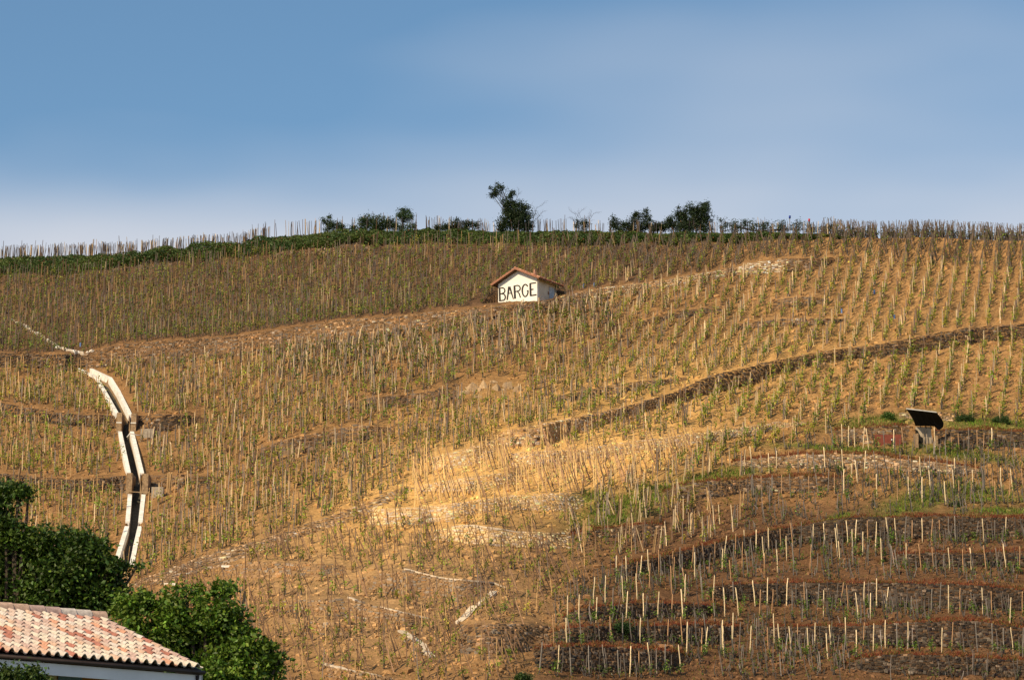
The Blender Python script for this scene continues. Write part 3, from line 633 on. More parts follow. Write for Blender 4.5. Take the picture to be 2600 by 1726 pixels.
# roof
RO, RS, RT = 0.55, 0.55, 0.14
rise = (AH - EH) / (HW / 2)
def roof_slab(side):
    m_ = MB(); sA = HW / 2; sB = (-RS if side < 0 else HW + RS); zA = AH + 0.05; zB = EH + 0.05 - rise * RS
    o = hp(sA, -RO, zA); m_.box(o, hp(sB, -RO, zB) - o, hb * (HDEP + 2 * RO), zv * RT, col=(0.14, 0.08, 0.05)); return m_
roof = roof_slab(-1); r2 = roof_slab(1); roof.add(np.concatenate(r2.V) + [0, 0, 0.002], np.concatenate(r2.Q), col=(0.14, 0.08, 0.05))
roof = roof.part('roof', M_WOOD, hut)
TC = [(0.42, 0.19, 0.11), (0.50, 0.27, 0.17), (0.36, 0.15, 0.09), (0.58, 0.40, 0.28), (0.30, 0.13, 0.08)]
tl = MB()
for side in (-1, 1):
    sB = (-RS - 0.05 if side < 0 else HW + RS + 0.05); zA = AH + 0.05 + RT; zB = EH + 0.05 - rise * RS + RT
    ncol = 24
    for c in range(ncol):
        tt = -RO + (c + 0.5) * (HDEP + 2 * RO) / ncol
        o = hp(HW / 2, tt, zA); e = hp(sB, tt, zB) - o; nrow = 8
        for r in range(nrow):
            p0_, p1_ = o + e * r / nrow, o + e * (r + 1.12) / nrow
            tl.tube([p0_ + zv * 0.0, p1_ + zv * 0.03], [0.085, 0.1], 7, col=np.array(random.choice(TC)) * random.uniform(0.8, 1.2))
tl = tl.part('roof_tiles', M_TILEJ, roof); tl['kind'] = 'stuff'
for side in (-1, 1):
    sB = (-RS if side < 0 else HW + RS); o = hp(HW / 2, -RO - 0.03, AH + 0.02); e = hp(sB, -RO - 0.03, EH + 0.02 - rise * RS) - o
    mb = MB(); mb.box(o, e, hb * 0.05, zv * 0.2); mb.part('verge_board', M_VERGE if 'M_VERGE' in globals() else globals().setdefault('M_VERGE', attr_mat('verge', 0.85, 8, 0.7, 1.2, fixed=(0.33, 0.15, 0.09))), roof)
for i in range(10):
    mb = MB(); a0 = hp(HW / 2, -RO + i * (HDEP + 2 * RO) / 10, AH + 0.2); mb.tube([a0, a0 + hb * 0.53], [0.13, 0.11], 8, col=random.choice(TC)); mb.part('ridge_tile', M_TILEJ, roof)
ch = MB(); c0 = hp(0.55, 0.35, EH + 0.35); ch.tube([c0, c0 + zv * 0.45, c0 + zv * 0.46, c0 + zv * 0.75], [0.15, 0.15, 0.11, 0.1], 8, col=(0.42, 0.22, 0.15)); ch.part('chimney_pot', M_TILEJ, roof)
# lettering painted on the front wall, strokes traced in wall coordinates
def wl_pt(x, y):           # coordinates read off the enlarged photograph of the wall
    s = (1412 - x) / 987.0 * HW; yb = 1375 - 0.164 * (x - 440); return hp(s, -0.012, (yb - y) / 605 * 2.5)
def stroke(mb, pts, w):
    pts = np.array(pts, float); n = len(pts); w = np.broadcast_to(np.asarray(w, float), n); L, R = [], []
    for i in range(n):
        d = pts[min(i + 1, n - 1)] - pts[max(i - 1, 0)]; d /= np.linalg.norm(d); nn = np.array([-d[1], d[0]])
        L.append(wl_pt(*(pts[i] + nn * w[i] / 2))); R.append(wl_pt(*(pts[i] - nn * w[i] / 2)))
    V = np.array(L + R); back = V + hb * 0.01
    q = [[i, i + 1, n + i + 1, n + i] for i in range(n - 1)]
    mb.add(V + hb * random.uniform(0, 0.003), q)
def arc(cx, cy, rx, ry, a0, a1, n=14):
    t = np.radians(np.linspace(a0, a1, n)); return np.stack([cx + rx * np.cos(t), cy + ry * np.sin(t)], 1).tolist()
LET = {
 'B': [([(460, 865), (470, 1212)], 48), ([(440, 872), (540, 857)] + arc(535, 932, 60, 72, -85, 80) + [(480, 1022)], [30] + [34] * 15 + [26]), ([(485, 1020), (545, 1022)] + arc(545, 1108, 62, 86, -80, 85) + [(445, 1210)], [24] + [36] * 15 + [30])],
 'A': [([(700, 826), (655, 1185)], [50, 36]), ([(715, 826), (812, 1158)], [50, 26]), ([(670, 1010), (772, 1000)], 26)],
 'R': [([(838, 805), (855, 1150)], [50, 54]), ([(820, 812), (920, 795)] + arc(922, 872, 62, 74, -80, 90) + [(865, 960)], [26] + [34] * 15 + [24]), ([(905, 950), (960, 1010), (990, 1122)], [26, 34, 30])],
 'G': [(arc(1115, 930, 78, 162, -40, -270, 22)[::1], [30] + [36] * 8 + [42] * 6 + [38] * 7), (arc(1112, 930, 72, 160, 92, 5, 10), 36), ([(1150, 942), (1198, 932)], 32)],
 'E': [([(1238, 745), (1250, 1082)], 50), ([(1220, 748), (1388, 722)], 34), ([(1255, 905), (1322, 895)], 36), ([(1245, 1068), (1398, 1040)], 36)]}
for ch_, strokes in LET.items():
    mb = MB()
    for pts, w in strokes: stroke(mb, pts, w)
    mb.part('letter', M_PAINT, hut)

# ------------------------------------------------------------------ sheet-roofed shelter and red door on the right
sb = pos_at(2345, 1136)
shl = empty('shelter', sb, 'small shelter with upturned black sheet roof in the right terraces', 'shelter')
M_SHEET = attr_mat('black_sheet', 0.75, 3, 0.7, 1.3, fixed=(0.018, 0.017, 0.017)); M_ROOFTOP = attr_mat('zinc', 0.5, 3, 0.8, 1.2, fixed=(0.5, 0.48, 0.44))
Yr = sb[1] + 0.9
q0, q1 = unproj(2324, 1082, Yr), unproj(2394, 1090, Yr)                 # back edge on the wall
Yf = Yr - 2.0
f0, f1 = unproj(2301, 1038, Yf), unproj(2378, 1047, Yf); f2 = unproj(2397, 1076, Yr - 0.7)
rim = [(2301,1038,Yf),(2339,1043,Yf),(2378,1048,Yf),(2389,1061,Yf+.7),(2396,1074,Yf+1.4),(2395,1084,Yr-.15),(2384,1092,Yr),(2376,1082,Yr),(2350,1081,Yr),(2324,1081,Yr),(2320,1068,Yf+1.3),(2311,1053,Yf+.65)]
ring = np.array([unproj(a_, b_, c_) for a_, b_, c_ in rim]); ctr = unproj(2352, 1064, Yf + 1.2); nn_ = len(ring); tk = np.array([0, 0.02, 0.06])
mb = MB(); mb.add(np.concatenate([ring, [ctr], ring + tk, [ctr + tk]]), [[i_, (i_ + 1) % nn_, nn_ + 1 + (i_ + 1) % nn_, nn_ + 1 + i_] for i_ in range(nn_)], [[(i_ + 1) % nn_, i_, nn_] for i_ in range(nn_)] + [[nn_ + 1 + i_, nn_ + 1 + (i_ + 1) % nn_, 2 * nn_ + 1] for i_ in range(nn_)])
rf = mb.part('sheet_roof', M_SHEET, shl)
mb = MB(); mb.box(f0 + [0, -0.03, -0.02], f1 - f0, (0, 0.06, 0), (0, 0, 0.1)); mb.part('front_edge', M_ROOFTOP, rf)
for i in range(1, 5):
    a0 = f0 + (f1 - f0) * i / 5; b0 = q0 + (q1 - q0) * i / 5; mb = MB(); mb.tube([a0 - [0, 0, 0.05], b0 - [0, 0, 0.05]], 0.04, 5); mb.part('rafter', M_SHEET, rf)
w0 = unproj(2327, 1140, Yr + 0.02); w1 = unproj(2366, 1140, Yr + 0.02)
mb = MB(); mb.box(w0 - [0, 0, 0.4], w1 - w0, (0, 0.25, 0), (0, 0, q0[2] - w0[2] + 0.35)); mb.part('back_wall', attr_mat('dull_render', 0.9, 2, 0.8, 1.1, fixed=(0.44, 0.36, 0.26)), shl)
wv = unproj(2327, 1136, Yr)
mb = MB(); mb.box(wv - [0.25, 1.5, 0.3], (0.25, 0, 0), (0, 1.6, 0), (0, 0, 1.35)); mb.part('side_wall', M_DSIDE, shl)
wv = unproj(2372, 1136, Yr)
mb = MB(); mb.box(wv - [0, 0.5, 0.3], (0.3, 0, 0), (0, 1.0, 0), (0, 0, 1.3)); mb.part('side_wall', M_DSIDE, shl)
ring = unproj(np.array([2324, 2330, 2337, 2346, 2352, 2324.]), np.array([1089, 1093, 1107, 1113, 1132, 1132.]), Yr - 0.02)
mb = MB(); mb.add(np.concatenate([ring, ring + [0, 0.1, 0]]), [[0, 1, 2, 5], [5, 2, 3, 4], [0, 6, 7, 1], [1, 7, 8, 2], [2, 8, 9, 3], [3, 9, 10, 4]]); mb.part('wall_shadow', globals().setdefault('M_HOLE', attr_mat('opening_and_shade', 1, 3, fixed=(0.02, 0.018, 0.014))), shl)  # shadow on the back wall, built as a dark sheet in its outline
for u in (2348, 2356):
    pp = unproj(u, 1135, Yr - 0.25); mb = MB(); mb.tube([pp - [0, 0, 0.3], pp + [random.uniform(-.2, .0), 0.1, 1.75]], 0.04, 6, col=(0.35, 0.27, 0.18)); mb.part('prop', M_WOOD, shl)
M_RUST = attr_mat('rust_red', 0.85, 3, 0.8, 1.2, fixed=(0.20, 0.055, 0.035))
rp = pos_at(2255, 1128); Yd = pos_at(2255, 1118)[1] - 0.28
d0, d1 = unproj(2222, 1132, Yd), unproj(2289, 1132, Yd); dh = unproj(2255, 1103, Yd)[2] - d0[2]
rd = empty('metal_door', (d0 + d1) / 2, 'rust red metal door set in the wall left of the shelter', 'door')
mb = MB(); mb.box(d0 - [0, 0, 0.1], d1 - d0, (0, 0.08, 0), (0, 0, dh + 0.1)); mb.part('door_leaf', M_RUST, rd)
mb = MB(); mb.box(d0 + (d1 - d0) * 0.62 + [0, -0.012, 0.02], (d1 - d0) * 0.14, (0, 0.03, 0), (0, 0, dh * 0.68)); mb.part('opening', M_HOLE, rd)
for fx in (0.0, 0.33, 0.97):
    mb = MB(); mb.box(d0 + (d1 - d0) * fx + [0, -0.02, -0.02], (d1 - d0) * 0.025, (0, 0.03, 0), (0, 0, dh)); mb.part('door_rib', M_RUST, rd)
mb = MB(); V, Q = lump(d0 + (d1 - d0) * 0.64 + [0, -0.04, dh * 0.55], 0.07, 4, (1, .5, 1)); mb.add(V, Q); mb.part('handle', M_WHITE, rd)

# ------------------------------------------------------------------ rock outcrops
import bmesh
def rock_hull(c, r, seed, sq):
    g = np.random.default_rng(seed); d = unit(g.normal(size=(22, 3))) * g.uniform(0.72, 1.08, (22, 1)); bm = bmesh.new()
    for q_ in d * np.array(sq) * r + np.asarray(c): bm.verts.new(q_)
    bmesh.ops.convex_hull(bm, input=bm.verts[:]); bmesh.ops.delete(bm, geom=[v for v in bm.verts if not v.link_faces], context='VERTS')
    bm.verts.index_update(); V = np.array([v.co[:] for v in bm.verts]); T = np.array([[v.index for v in f.verts] for f in bm.faces]); bm.free(); return V, T
def outcrop(label, items, col):
    u0, v0 = items[0][:2]; r = empty('rock_outcrop', pos_at(u0, v0 + 6), label, 'rock', 'rock outcrops')
    for (u, v, rad, sq) in items:
        for k in range(3):
            uu_, vv_, rr_ = (u, v, rad) if k == 0 else (u + random.uniform(-22, 22), v + random.uniform(-9, 9), rad * random.uniform(.3, .6))
            V, T = rock_hull(pos_at(uu_, vv_) + [0, 0.15, -0.05], rr_, int(u * 3 + v + k * 71) % 9973, sq); c = np.array(col) * random.uniform(0.75, 1.15)
            part('rock', V, [T], M_STONE, r, np.broadcast_to(c, V.shape))
outcrop('pale rock outcrop among the vines in the middle of the slope', [(1200,990,0.9,(1,.7,1.1)),(1180,1002,.7,(1,.7,.9)),(1232,985,.8,(.8,.7,1.2)),(1262,990,.7,(1,.7,1)),(1290,985,.8,(.9,.6,1.3)),(1315,992,.7,(.8,.6,1.2)),(1215,1008,.6,(1.2,.7,.7)),(1250,972,.5,(1.2,.7,.6))], (0.40,0.27,0.15))
outcrop('rock ledge below the long dark wall at right', [(2075,928,.8,(1.1,.6,.9)),(2040,932,.5,(1,.6,.9)),(1935,985,.6,(.8,.6,1.3)),(2110,918,.5,(1.3,.6,.7)),(2265,905,.6,(1.6,.6,.5))], (0.40,0.25,0.13))
outcrop('ochre rock at right edge below the long dark wall', [(2530,873,.8,(1.3,.6,.7)),(2565,880,.7,(1.2,.6,.8)),(2500,880,.5,(1.3,.6,.6))], (0.45,0.25,0.11))
outcrop('dark rock hollow under the arching rubble wall', [(780,1150,.9,(1.5,.6,.9)),(735,1158,.7,(1.2,.6,1)),(825,1140,.7,(1.4,.6,.7)),(700,1168,.6,(1.3,.6,.7)),(850,1150,.5,(1.2,.6,.9))], (0.22,0.14,0.08))
outcrop('grey rock bedded in the wall with a hollow', [(2338,1630,.45,(1.3,.6,.8)),(2480,1612,.5,(1.3,.5,.9)),(2505,1625,.45,(1.5,.5,.8))], (0.18,0.14,0.10))
outcrop('pale rock in the wall beside the green bank', [(1925,1238,.55,(1.2,.6,.8)),(1890,1243,.4,(1.2,.6,.7))], (0.36,0.25,0.16))

# ------------------------------------------------------------------ stakes and vines
PALE = np.array([0.56, 0.42, 0.25]); YELL = np.array([0.44, 0.275, 0.125]); GREY = np.array([0.20, 0.155, 0.125]); BROWN = np.array([0.17, 0.10, 0.06]); DARK = np.array([0.09, 0.075, 0.065])
def stakes_arr(base, top, rad, col, rng, bend=0.015):
    n = len(base); mid = (base + top) / 2 + rng.normal(0, bend, (n, 3)) * np.array([1, 1, 0])
    V = []
    for p, f in ((base, 1.0), (mid, 0.95), (top, 0.72)):
        for ax, ay in ((-1, -1), (1, -1), (1, 1), (-1, 1)):
            V.append(p + np.stack([ax * rad * f, ay * rad * f, 0 * rad], 1) * 0.85)
    V = np.stack(V, 1)
    q = np.array([[0,1,5,4],[1,2,6,5],[2,3,7,6],[3,0,4,7],[4,5,9,8],[5,6,10,9],[6,7,11,10],[7,4,8,11],[8,9,10,11]])
    Q = (np.arange(n)[:, None, None] * 12 + q[None]).reshape(-1, 4)
    return V.reshape(-1, 3), Q, np.repeat(col, 12, 0)
def vines_arr(base, size, nleaf, rng, tint, trunk=1.0):
    """returns trunk arrays and leaf arrays"""
    n = len(base)
    topp = base + np.stack([rng.normal(0, 0.08, n), rng.normal(0, 0.08, n), 0.42 * size * trunk], 1)
    TV, TQ, TC_ = stakes_arr(base - [0, 0, 0.05], topp, np.full(n, 0.04) * np.sqrt(size), np.broadcast_to(DARK * 0.9, (n, 3)) * rng.uniform(0.6, 1.4, (n, 1)), rng, 0.06)
    c = np.repeat(topp, nleaf, 0) + rng.normal(0, 1, (n * nleaf, 3)) * np.repeat(size, nleaf)[:, None] * np.array([0.12, 0.13, 0.2]) + np.array([0, 0, 0.12])
    LV, LQ = leaf_quads(c, rng.uniform(0.11, 0.2, n * nleaf) * np.repeat(np.sqrt(size), nleaf), rng, 0.1)
    lc = np.repeat(tint, nleaf, 0) * rng.lognormal(0, 0.25, (n * nleaf, 1))
    return (TV, TQ, TC_), (LV, LQ, np.repeat(lc, 4, 0))

# planting lattice laid out on the ground plan: rows climb the slope
PHI = math.radians(14)
g1, g2 = np.meshgrid(np.arange(-140, 140, 1.4), np.arange(60, 420, 0.80), indexing='ij')
g1, g2 = g1.ravel(), g2.ravel()
g1 = g1 + RNG.normal(0, 0.035, g1.shape); g2 = g2 + RNG.normal(0, 0.06, g2.shape)
LX = g1 * math.cos(PHI) + g2 * math.sin(PHI) - 70; LY = -g1 * math.sin(PHI) + g2 * math.cos(PHI)
ok = (LY > 165) & (LY < 356) & (np.abs(LX) < LY * 0.225 + 2); LX, LY = LX[ok], LY[ok]
def plan_to_uv(X, Y):
    u = 1300 + F * X / Y; v = np.full(len(X), 1200.0)
    for _ in range(3):
        b = CP - (863 - v) / F * SP; u = 1300 + F * X * b / Y
        i = np.clip(((u - U0) / DU + 0.5).astype(int), 0, nu - 1)
        for k in range(len(X)):
            yc = YG[i[k]]                                   # decreasing with j
            j = np.searchsorted(-yc, -Y[k]); j = min(max(j, 1), NV)
            f = (yc[j - 1] - Y[k]) / (yc[j - 1] - yc[j] + 1e-9)
            v[k] = VG[i[k], j - 1] + (VG[i[k], j] - VG[i[k], j - 1]) * min(max(f, -0.2), 1.2)
    return u, v
LU, LV_ = plan_to_uv(LX, LY)
rel = np.stack([LX, LY, 0 * LX], 1) - HC * [1, 1, 0]
hutclear = (rel @ ha > -0.7) & (rel @ ha < HW + 0.7) & (rel @ hb > -5.0) & (rel @ hb < HDEP + 0.7)
dL, dR = np.interp(LV_, DRAIN_V, DRAIN_L), np.interp(LV_, DRAIN_V, DRAIN_R)
drainclear = (LV_ > 925) & (LV_ < 1450) & (LU > dL - 20) & (LU < dR + 22)
GR = np.array([(1330,1700),(1345,1600),(1400,1560),(1450,1510),(1530,1455),(1600,1425),(1700,1400),(1850,1365),(1895,1352),(1900,1150),(2100,1118),(2300,1060),(2380,1072),(2600,1086),(2800,1090)], float)
rowzone = (LU > 1330) & (LU < 2632) & (LV_ > np.interp(LU, GR[:, 0], GR[:, 1]) - 2)
misc = ((LU > 2215) & (LU < 2400) & (LV_ > 1040) & (LV_ < 1140)) | ((LU > 1165) & (LU < 1330) & (LV_ > 960) & (LV_ < 1012)) | ((LU > 350) & (LU < 450) & (LV_ > 1085) & (LV_ < 1116)) | ((LU > 378) & (LU < 450) & (LV_ > 1200) & (LV_ < 1268))
hedgeclear = (LV_ < np.interp(LU, HEDGE_B[:, 0], HEDGE_B[:, 1]) + 2) & (LU < 2120)
bad = hutclear | drainclear | rowzone | misc | hedgeclear | in_wall(LU, LV_) | in_wall(LU, LV_ + 3) | (LU < -330) | (LU > 2930) | (LV_ > 1745) | (LV_ < crest(LU) + 1)
LU, LV_ = LU[~bad], LV_[~bad]
w1t = np.interp(LU, WALLS['hut']['top'][:, 0], WALLS['hut']['top'][:, 1]); w1b = np.interp(LU, WALLS['hut']['foot'][:, 0], WALLS['hut']['foot'][:, 1])
w8t = np.interp(LU, WALLS['long_right']['top'][:, 0], WALLS['long_right']['top'][:, 1])
dgt = np.interp(LU, WALLS['diagonal']['top'][:, 0], WALLS['diagonal']['top'][:, 1])
xb = np.interp(LU, [1400, 1523, 1640, 1860, 2200, 2600], [640, 660, 700, 672, 668, 690])
drainx = np.interp(LV_, DRAIN_V, DRAIN_L)
sty = np.full(len(LU), 'M', dtype='<U1')                      # M: mixed middle slope
sty[(LV_ < w1t) | ((LU < 215) & (LV_ < 900))] = 'A'
sty[(LU > 1400) & (LV_ < xb)] = 'X'
sty[(LU > 1500) & (LV_ > np.minimum(w1b, 700)) & (LV_ < w8t) & (LV_ > xb)] = 'C'
sty[(LU > 700) & (LU < 1560) & (LV_ > w1b) & (LV_ < w1b + 95)] = 'D'
sty[(LU < drainx) & (LV_ > 930)] = 'H'
sty[(LU > 1750) & (LV_ > w8t)] = 'R'
gold = blob(LU, LV_, 1400, 1180, 480, 90, -0.25) > 0.35
sty[gold & (LU > 1040) & (LU < 2000) & (LV_ > w8t + 45) & (LV_ > 1130)] = 'E'
sty[(LV_ > np.where(LU < 1050, dgt, 1290)) & (LU > 330) & (LU < 1560) & (LV_ > 1290) & (sty != 'E')] = 'F'
sty[(LU > 1430) & (LV_ > 1185) & (LV_ < 1420) & (sty != 'E')] = 'G'
#        keep, height, p_pale, p_yellow, p_grey, p_multi, lean, vine_p, vine_size, leaves
STY = {'A': (1.0, 1.85, .05, .12, .48, .15, .08, .95, 1.1, 26), 'X': (1.0, 1.9, .03, .05, .67, 1.0, .42, .85, 1.2, 22), 'C': (0.95, 1.75, .28, .20, .34, .22, .12, .92, 1.15, 26),
       'D': (0.8, 1.9, .22, .16, .45, .9, .26, .9, 1.45, 28), 'H': (0.72, 1.75, .12, .42, .32, .15, .08, .92, 1.25, 28), 'M': (0.85, 1.85, .14, .28, .36, .32, .16, .92, 1.15, 26),
       'R': (0.72, 1.75, .40, .26, .22, .2, .1, .92, 1.45, 36), 'E': (0.8, 2.35, .45, .55, .0, .85, .3, .22, 0.7, 14), 'F': (0.42, 2.1, .0, .30, .06, .95, .34, 1., 0.95, 24), 'G': (0.65, 1.95, .28, .16, .2, .6, .3, .65, 1.1, 22)}
SB, ST, SR, SC = [], [], [], []
VBs, VS, VT, VN = [], [], [], []
rng = np.random.default_rng(5)
for s, (keep, h, pp, py, pg, pm, lean, vp, vs, nl) in STY.items():
    ids = np.where((sty == s) & (rng.random(len(LU)) < keep))[0]
    if not len(ids): continue
    b = pos_at(LU[ids], LV_[ids]); n = len(ids)
    def wood(m):
        r = rng.random(m); c = np.where((r < pp)[:, None], PALE, np.where((r < pp + py)[:, None], YELL, np.where((r < pp + py + pg)[:, None], GREY, BROWN)))
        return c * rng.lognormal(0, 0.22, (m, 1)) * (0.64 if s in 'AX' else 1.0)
    hh = h * rng.uniform(0.82, 1.12, n)
    apex = b + np.stack([rng.normal(0, 0.06, n), rng.normal(0, 0.06, n), hh], 1)
    if s == 'F' or s == 'E': apex[:, 0] -= rng.uniform(0, 0.15, n)
    nstake = 1 + (rng.random(n) < pm) * rng.integers(1, 2 if s in 'EF' else (3 if s not in 'DX' else 4), n)
    rr = {'X': 0.03, 'A': 0.042, 'E': 0.042, 'F': 0.036}.get(s, 0.038)
    for k in range(int(nstake.max())):
        sel = nstake > k; m = int(sel.sum())
        if k == 0 and s in 'EF':   off = rng.normal(0, 0.06, (m, 2))
        elif s in 'EF': off = np.stack([rng.uniform(0.55, 0.85, m) * lean / 0.3, rng.normal(-0.25, 0.08, m)], 1)
        elif k == 0 and s not in 'X': off = rng.normal(0, 0.05 + lean * 0.15, (m, 2))
        else: off = rng.normal(0, 1, (m, 2)); off = off / (np.linalg.norm(off, axis=1, keepdims=True) + .1) * lean * h * rng.uniform(0.5, 1.1, (m, 1))
        bb = b[sel].copy(); bb[:, :2] += off; bb[:, 2] += off[:, 1] * 0.35 - 0.2
        tp = apex[sel] + rng.normal(0, 0.05, (m, 3)); c = wood(m)
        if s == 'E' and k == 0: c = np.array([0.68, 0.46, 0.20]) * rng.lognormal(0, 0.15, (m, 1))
        if s in 'EF' and k > 0: c = BROWN * rng.lognormal(0, 0.25, (m, 1)) * (1.9 if s == 'E' else 1.25)
        tp = tp + (tp - bb) * rng.uniform(-0.02, 0.1, (m, 1))
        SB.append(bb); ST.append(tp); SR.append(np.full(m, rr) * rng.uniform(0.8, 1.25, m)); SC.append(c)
    vsel = rng.random(n) < vp; m = int(vsel.sum())
    vb_ = b[vsel] + np.stack([rng.normal(0.03, 0.05, m), rng.normal(-0.05, 0.1, m), 0 * np.ones(m)], 1)
    tint = np.array([0.265, 0.305, 0.038]) * rng.lognormal(0, 0.22, (m, 1)) * np.stack([rng.uniform(0.75, 1.3, m), np.ones(m), rng.uniform(0.7, 1.4, m)], 1)
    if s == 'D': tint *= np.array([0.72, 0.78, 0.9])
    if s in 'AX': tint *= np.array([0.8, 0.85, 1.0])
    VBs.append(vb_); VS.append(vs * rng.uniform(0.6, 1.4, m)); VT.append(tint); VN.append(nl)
# skyline stakes on the plateau behind the hedge
def plateau(u, dY):
    c = pos_at(u, crest(u)); sc = (c[:, 1] + dY) / c[:, 1]; c[:, 0] *= sc; c[:, 1] += dY; c[:, 2] += np.interp(dY, [0, 2, 6, 20], [0, 0.5, 1.5, 3.0]); return c
usk = np.concatenate([RNG.uniform(-30, 690, 620), RNG.uniform(680, 1150, 110), RNG.uniform(1120, 2130, 330), RNG.uniform(1080, 1420, 30)])
usk = usk + 3 * np.sin(usk / 5.0) + 5 * np.sin(usk / 23.0)
bsk = plateau(usk, RNG.uniform(0.6, 5.0, len(usk))); hs = RNG.uniform(1.15, 1.75, len(usk)) * np.where((usk > 690) & (usk < 1150), 1.2, 1.0)
hs = hs * np.where(RNG.random(len(usk)) < 0.06, 1.35, 1)
SB.append(bsk - [0, 0, 0.3]); ST.append(bsk + np.stack([RNG.normal(0, 0.12, len(usk)), RNG.normal(0, 0.09, len(usk)), hs], 1)); SR.append(RNG.uniform(0.026, 0.045, len(usk)))
rsk = RNG.random((len(usk), 1)); SC.append(np.where(rsk < 0.16, PALE * 0.85, np.where(rsk < 0.24, YELL * 0.8, np.where(rsk < 0.7, np.array([0.075, 0.065, 0.068]), BROWN * 0.55))) * RNG.lognormal(0, 0.25, (len(usk), 1)))
# dense tied stakes along the right-hand crest
uc = RNG.uniform(2090, 2640, 330); bc = plateau(uc, RNG.uniform(-0.2, 5, len(uc)))
for k in range(2):
    off = RNG.normal(0, 0.3, (len(uc), 3)) * [1, 1, 0]
    SB.append(bc + off - [0, 0, 0.3]); ST.append(bc - off * 0.35 + np.stack([0 * uc, 0 * uc, RNG.uniform(1.3, 2.2, len(uc))], 1)); SR.append(RNG.uniform(0.025, 0.045, len(uc))); SC.append(GREY * 0.75 * RNG.lognormal(0, 0.3, (len(uc), 1)))
VBs.append(bc); VS.append(RNG.uniform(0.8, 1.6, len(uc))); VT.append(np.array([0.10, 0.10, 0.035]) * RNG.lognormal(0, 0.2, (len(uc), 1))); VN.append(14)
Vs, Qs, Cs = stakes_arr(np.concatenate(SB), np.concatenate(ST), np.concatenate(SR), np.concatenate(SC), RNG, 0.016)
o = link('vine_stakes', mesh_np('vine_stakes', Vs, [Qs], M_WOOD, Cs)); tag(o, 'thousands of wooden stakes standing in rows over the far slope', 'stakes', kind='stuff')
tV, tQ, tC, lV, lQ, lC = [], [], [], [], [], []; n1 = n2 = 0
for b, s_, t_, nl in zip(VBs, VS, VT, VN):
    (a1, a2, a3), (b1, b2, b3) = vines_arr(b, s_, nl, RNG, t_)
    tV.append(a1); tQ.append(a2 + n1); tC.append(a3); n1 += len(a1); lV.append(b1); lQ.append(b2 + n2); lC.append(b3); n2 += len(b1)
vr = empty('vines', (0, 250, 40), 'thousands of young green vines growing at the far stakes', 'vines'); vr['kind'] = 'stuff'
o = part('trunks', np.concatenate(tV), [np.concatenate(tQ)], M_BARK, vr, np.concatenate(tC)); o['kind'] = 'stuff'
o = part('foliage', np.concatenate(lV), [np.concatenate(lQ)], M_LEAF, vr, np.concatenate(lC)); o['kind'] = 'stuff'
print('far stakes', len(Vs) // 12, 'far vine leaves', n2 // 4)

# old stocks and dark broken stakes scattered between the rows of the right-hand terraces
m = 4200; u = RNG.uniform(1400, 2640, m); v = RNG.uniform(1120, 1728, m)
sel = (v > np.interp(u, GR[:, 0], GR[:, 1]) + 4) & ~in_wall(u, v) & ~in_wall(u, v + 4) & ~((u > 2200) & (u < 2400) & (v < 1142)) & (vnoise(u / 60, v / 25, 61) > 0.3)
b = pos_at(u[sel], v[sel]); n = len(b); hh = np.where(RNG.random(n) < 0.55, RNG.uniform(1.2, 1.9, n), RNG.uniform(0.35, 0.9, n))
A1, A2, A3 = stakes_arr(b - [0, 0, .1], b + np.stack([RNG.normal(-0.05, 0.16, n), RNG.normal(0, 0.1, n), hh], 1), RNG.uniform(0.022, 0.042, n), DARK * RNG.lognormal(0.3, 0.45, (n, 1)), RNG, 0.05)
pr = empty('old_vine_stocks', pos_at(2100, 1500), 'dark old vine stocks and broken sticks scattered over the right-hand terraces', 'vine stocks'); pr['kind'] = 'stuff'
part('sticks', A1, [A2], M_WOOD, pr, A3)['kind'] = 'stuff'
(a1, a2, a3), (b1, b2, b3) = vines_arr(b, RNG.uniform(0.5, 1.2, n), 6, RNG, np.array([0.10, 0.15, 0.025]) * RNG.lognormal(0, 0.3, (n, 1)))
part('trunks', a1, [a2], M_BARK, pr, a3)['kind'] = 'stuff'; part('foliage', b1, [b2], M_LEAF, pr, b3)['kind'] = 'stuff'
# loose stones lying on the soil
m = 34000; u = RNG.uniform(-40, 2640, m); v = RNG.uniform(640, 1735, m); dens = 0.25 + 0.75 * (vnoise(u / 70, v / 22, 71) > 0.5) * np.clip((v - 800) / 200, 0.2, 1)
sel = (RNG.random(m) < dens) & (v > np.where(u < 2150, np.interp(u, HEDGE_B[:, 0], HEDGE_B[:, 1]), crest(u)) + 4) & ~in_wall(u, v) & ~((v > 930) & (v < 1450) & (u > np.interp(v, DRAIN_V, DRAIN_L) - 18) & (u < np.interp(v, DRAIN_V, DRAIN_R) + 18))
u, v = u[sel], v[sel]; n = len(u); sz = RNG.lognormal(-2.15, 0.42, n)
th = RNG.uniform(0, 6.28, n); t_ = np.stack([np.cos(th), np.sin(th) * .9, 0.3 * np.sin(th)], 1); nn_ = np.broadcast_to(unit(np.array([0, -0.45, 0.9])), (n, 3))
V, Q = stone_arrays(pos_at(u, v), unit(t_), nn_, sz, sz * 0.75, sz * 0.6, RNG)
c = soil(u, v) * RNG.uniform(0.7, 1.7, (n, 1)); o = link('loose_stones', mesh_np('loose_stones', V.reshape(-1, 3), [Q], M_STONE, np.repeat(np.clip(c, .03, .65), 12, 0))); tag(o, 'loose stones scattered over the vineyard soil', 'stones', kind='stuff')

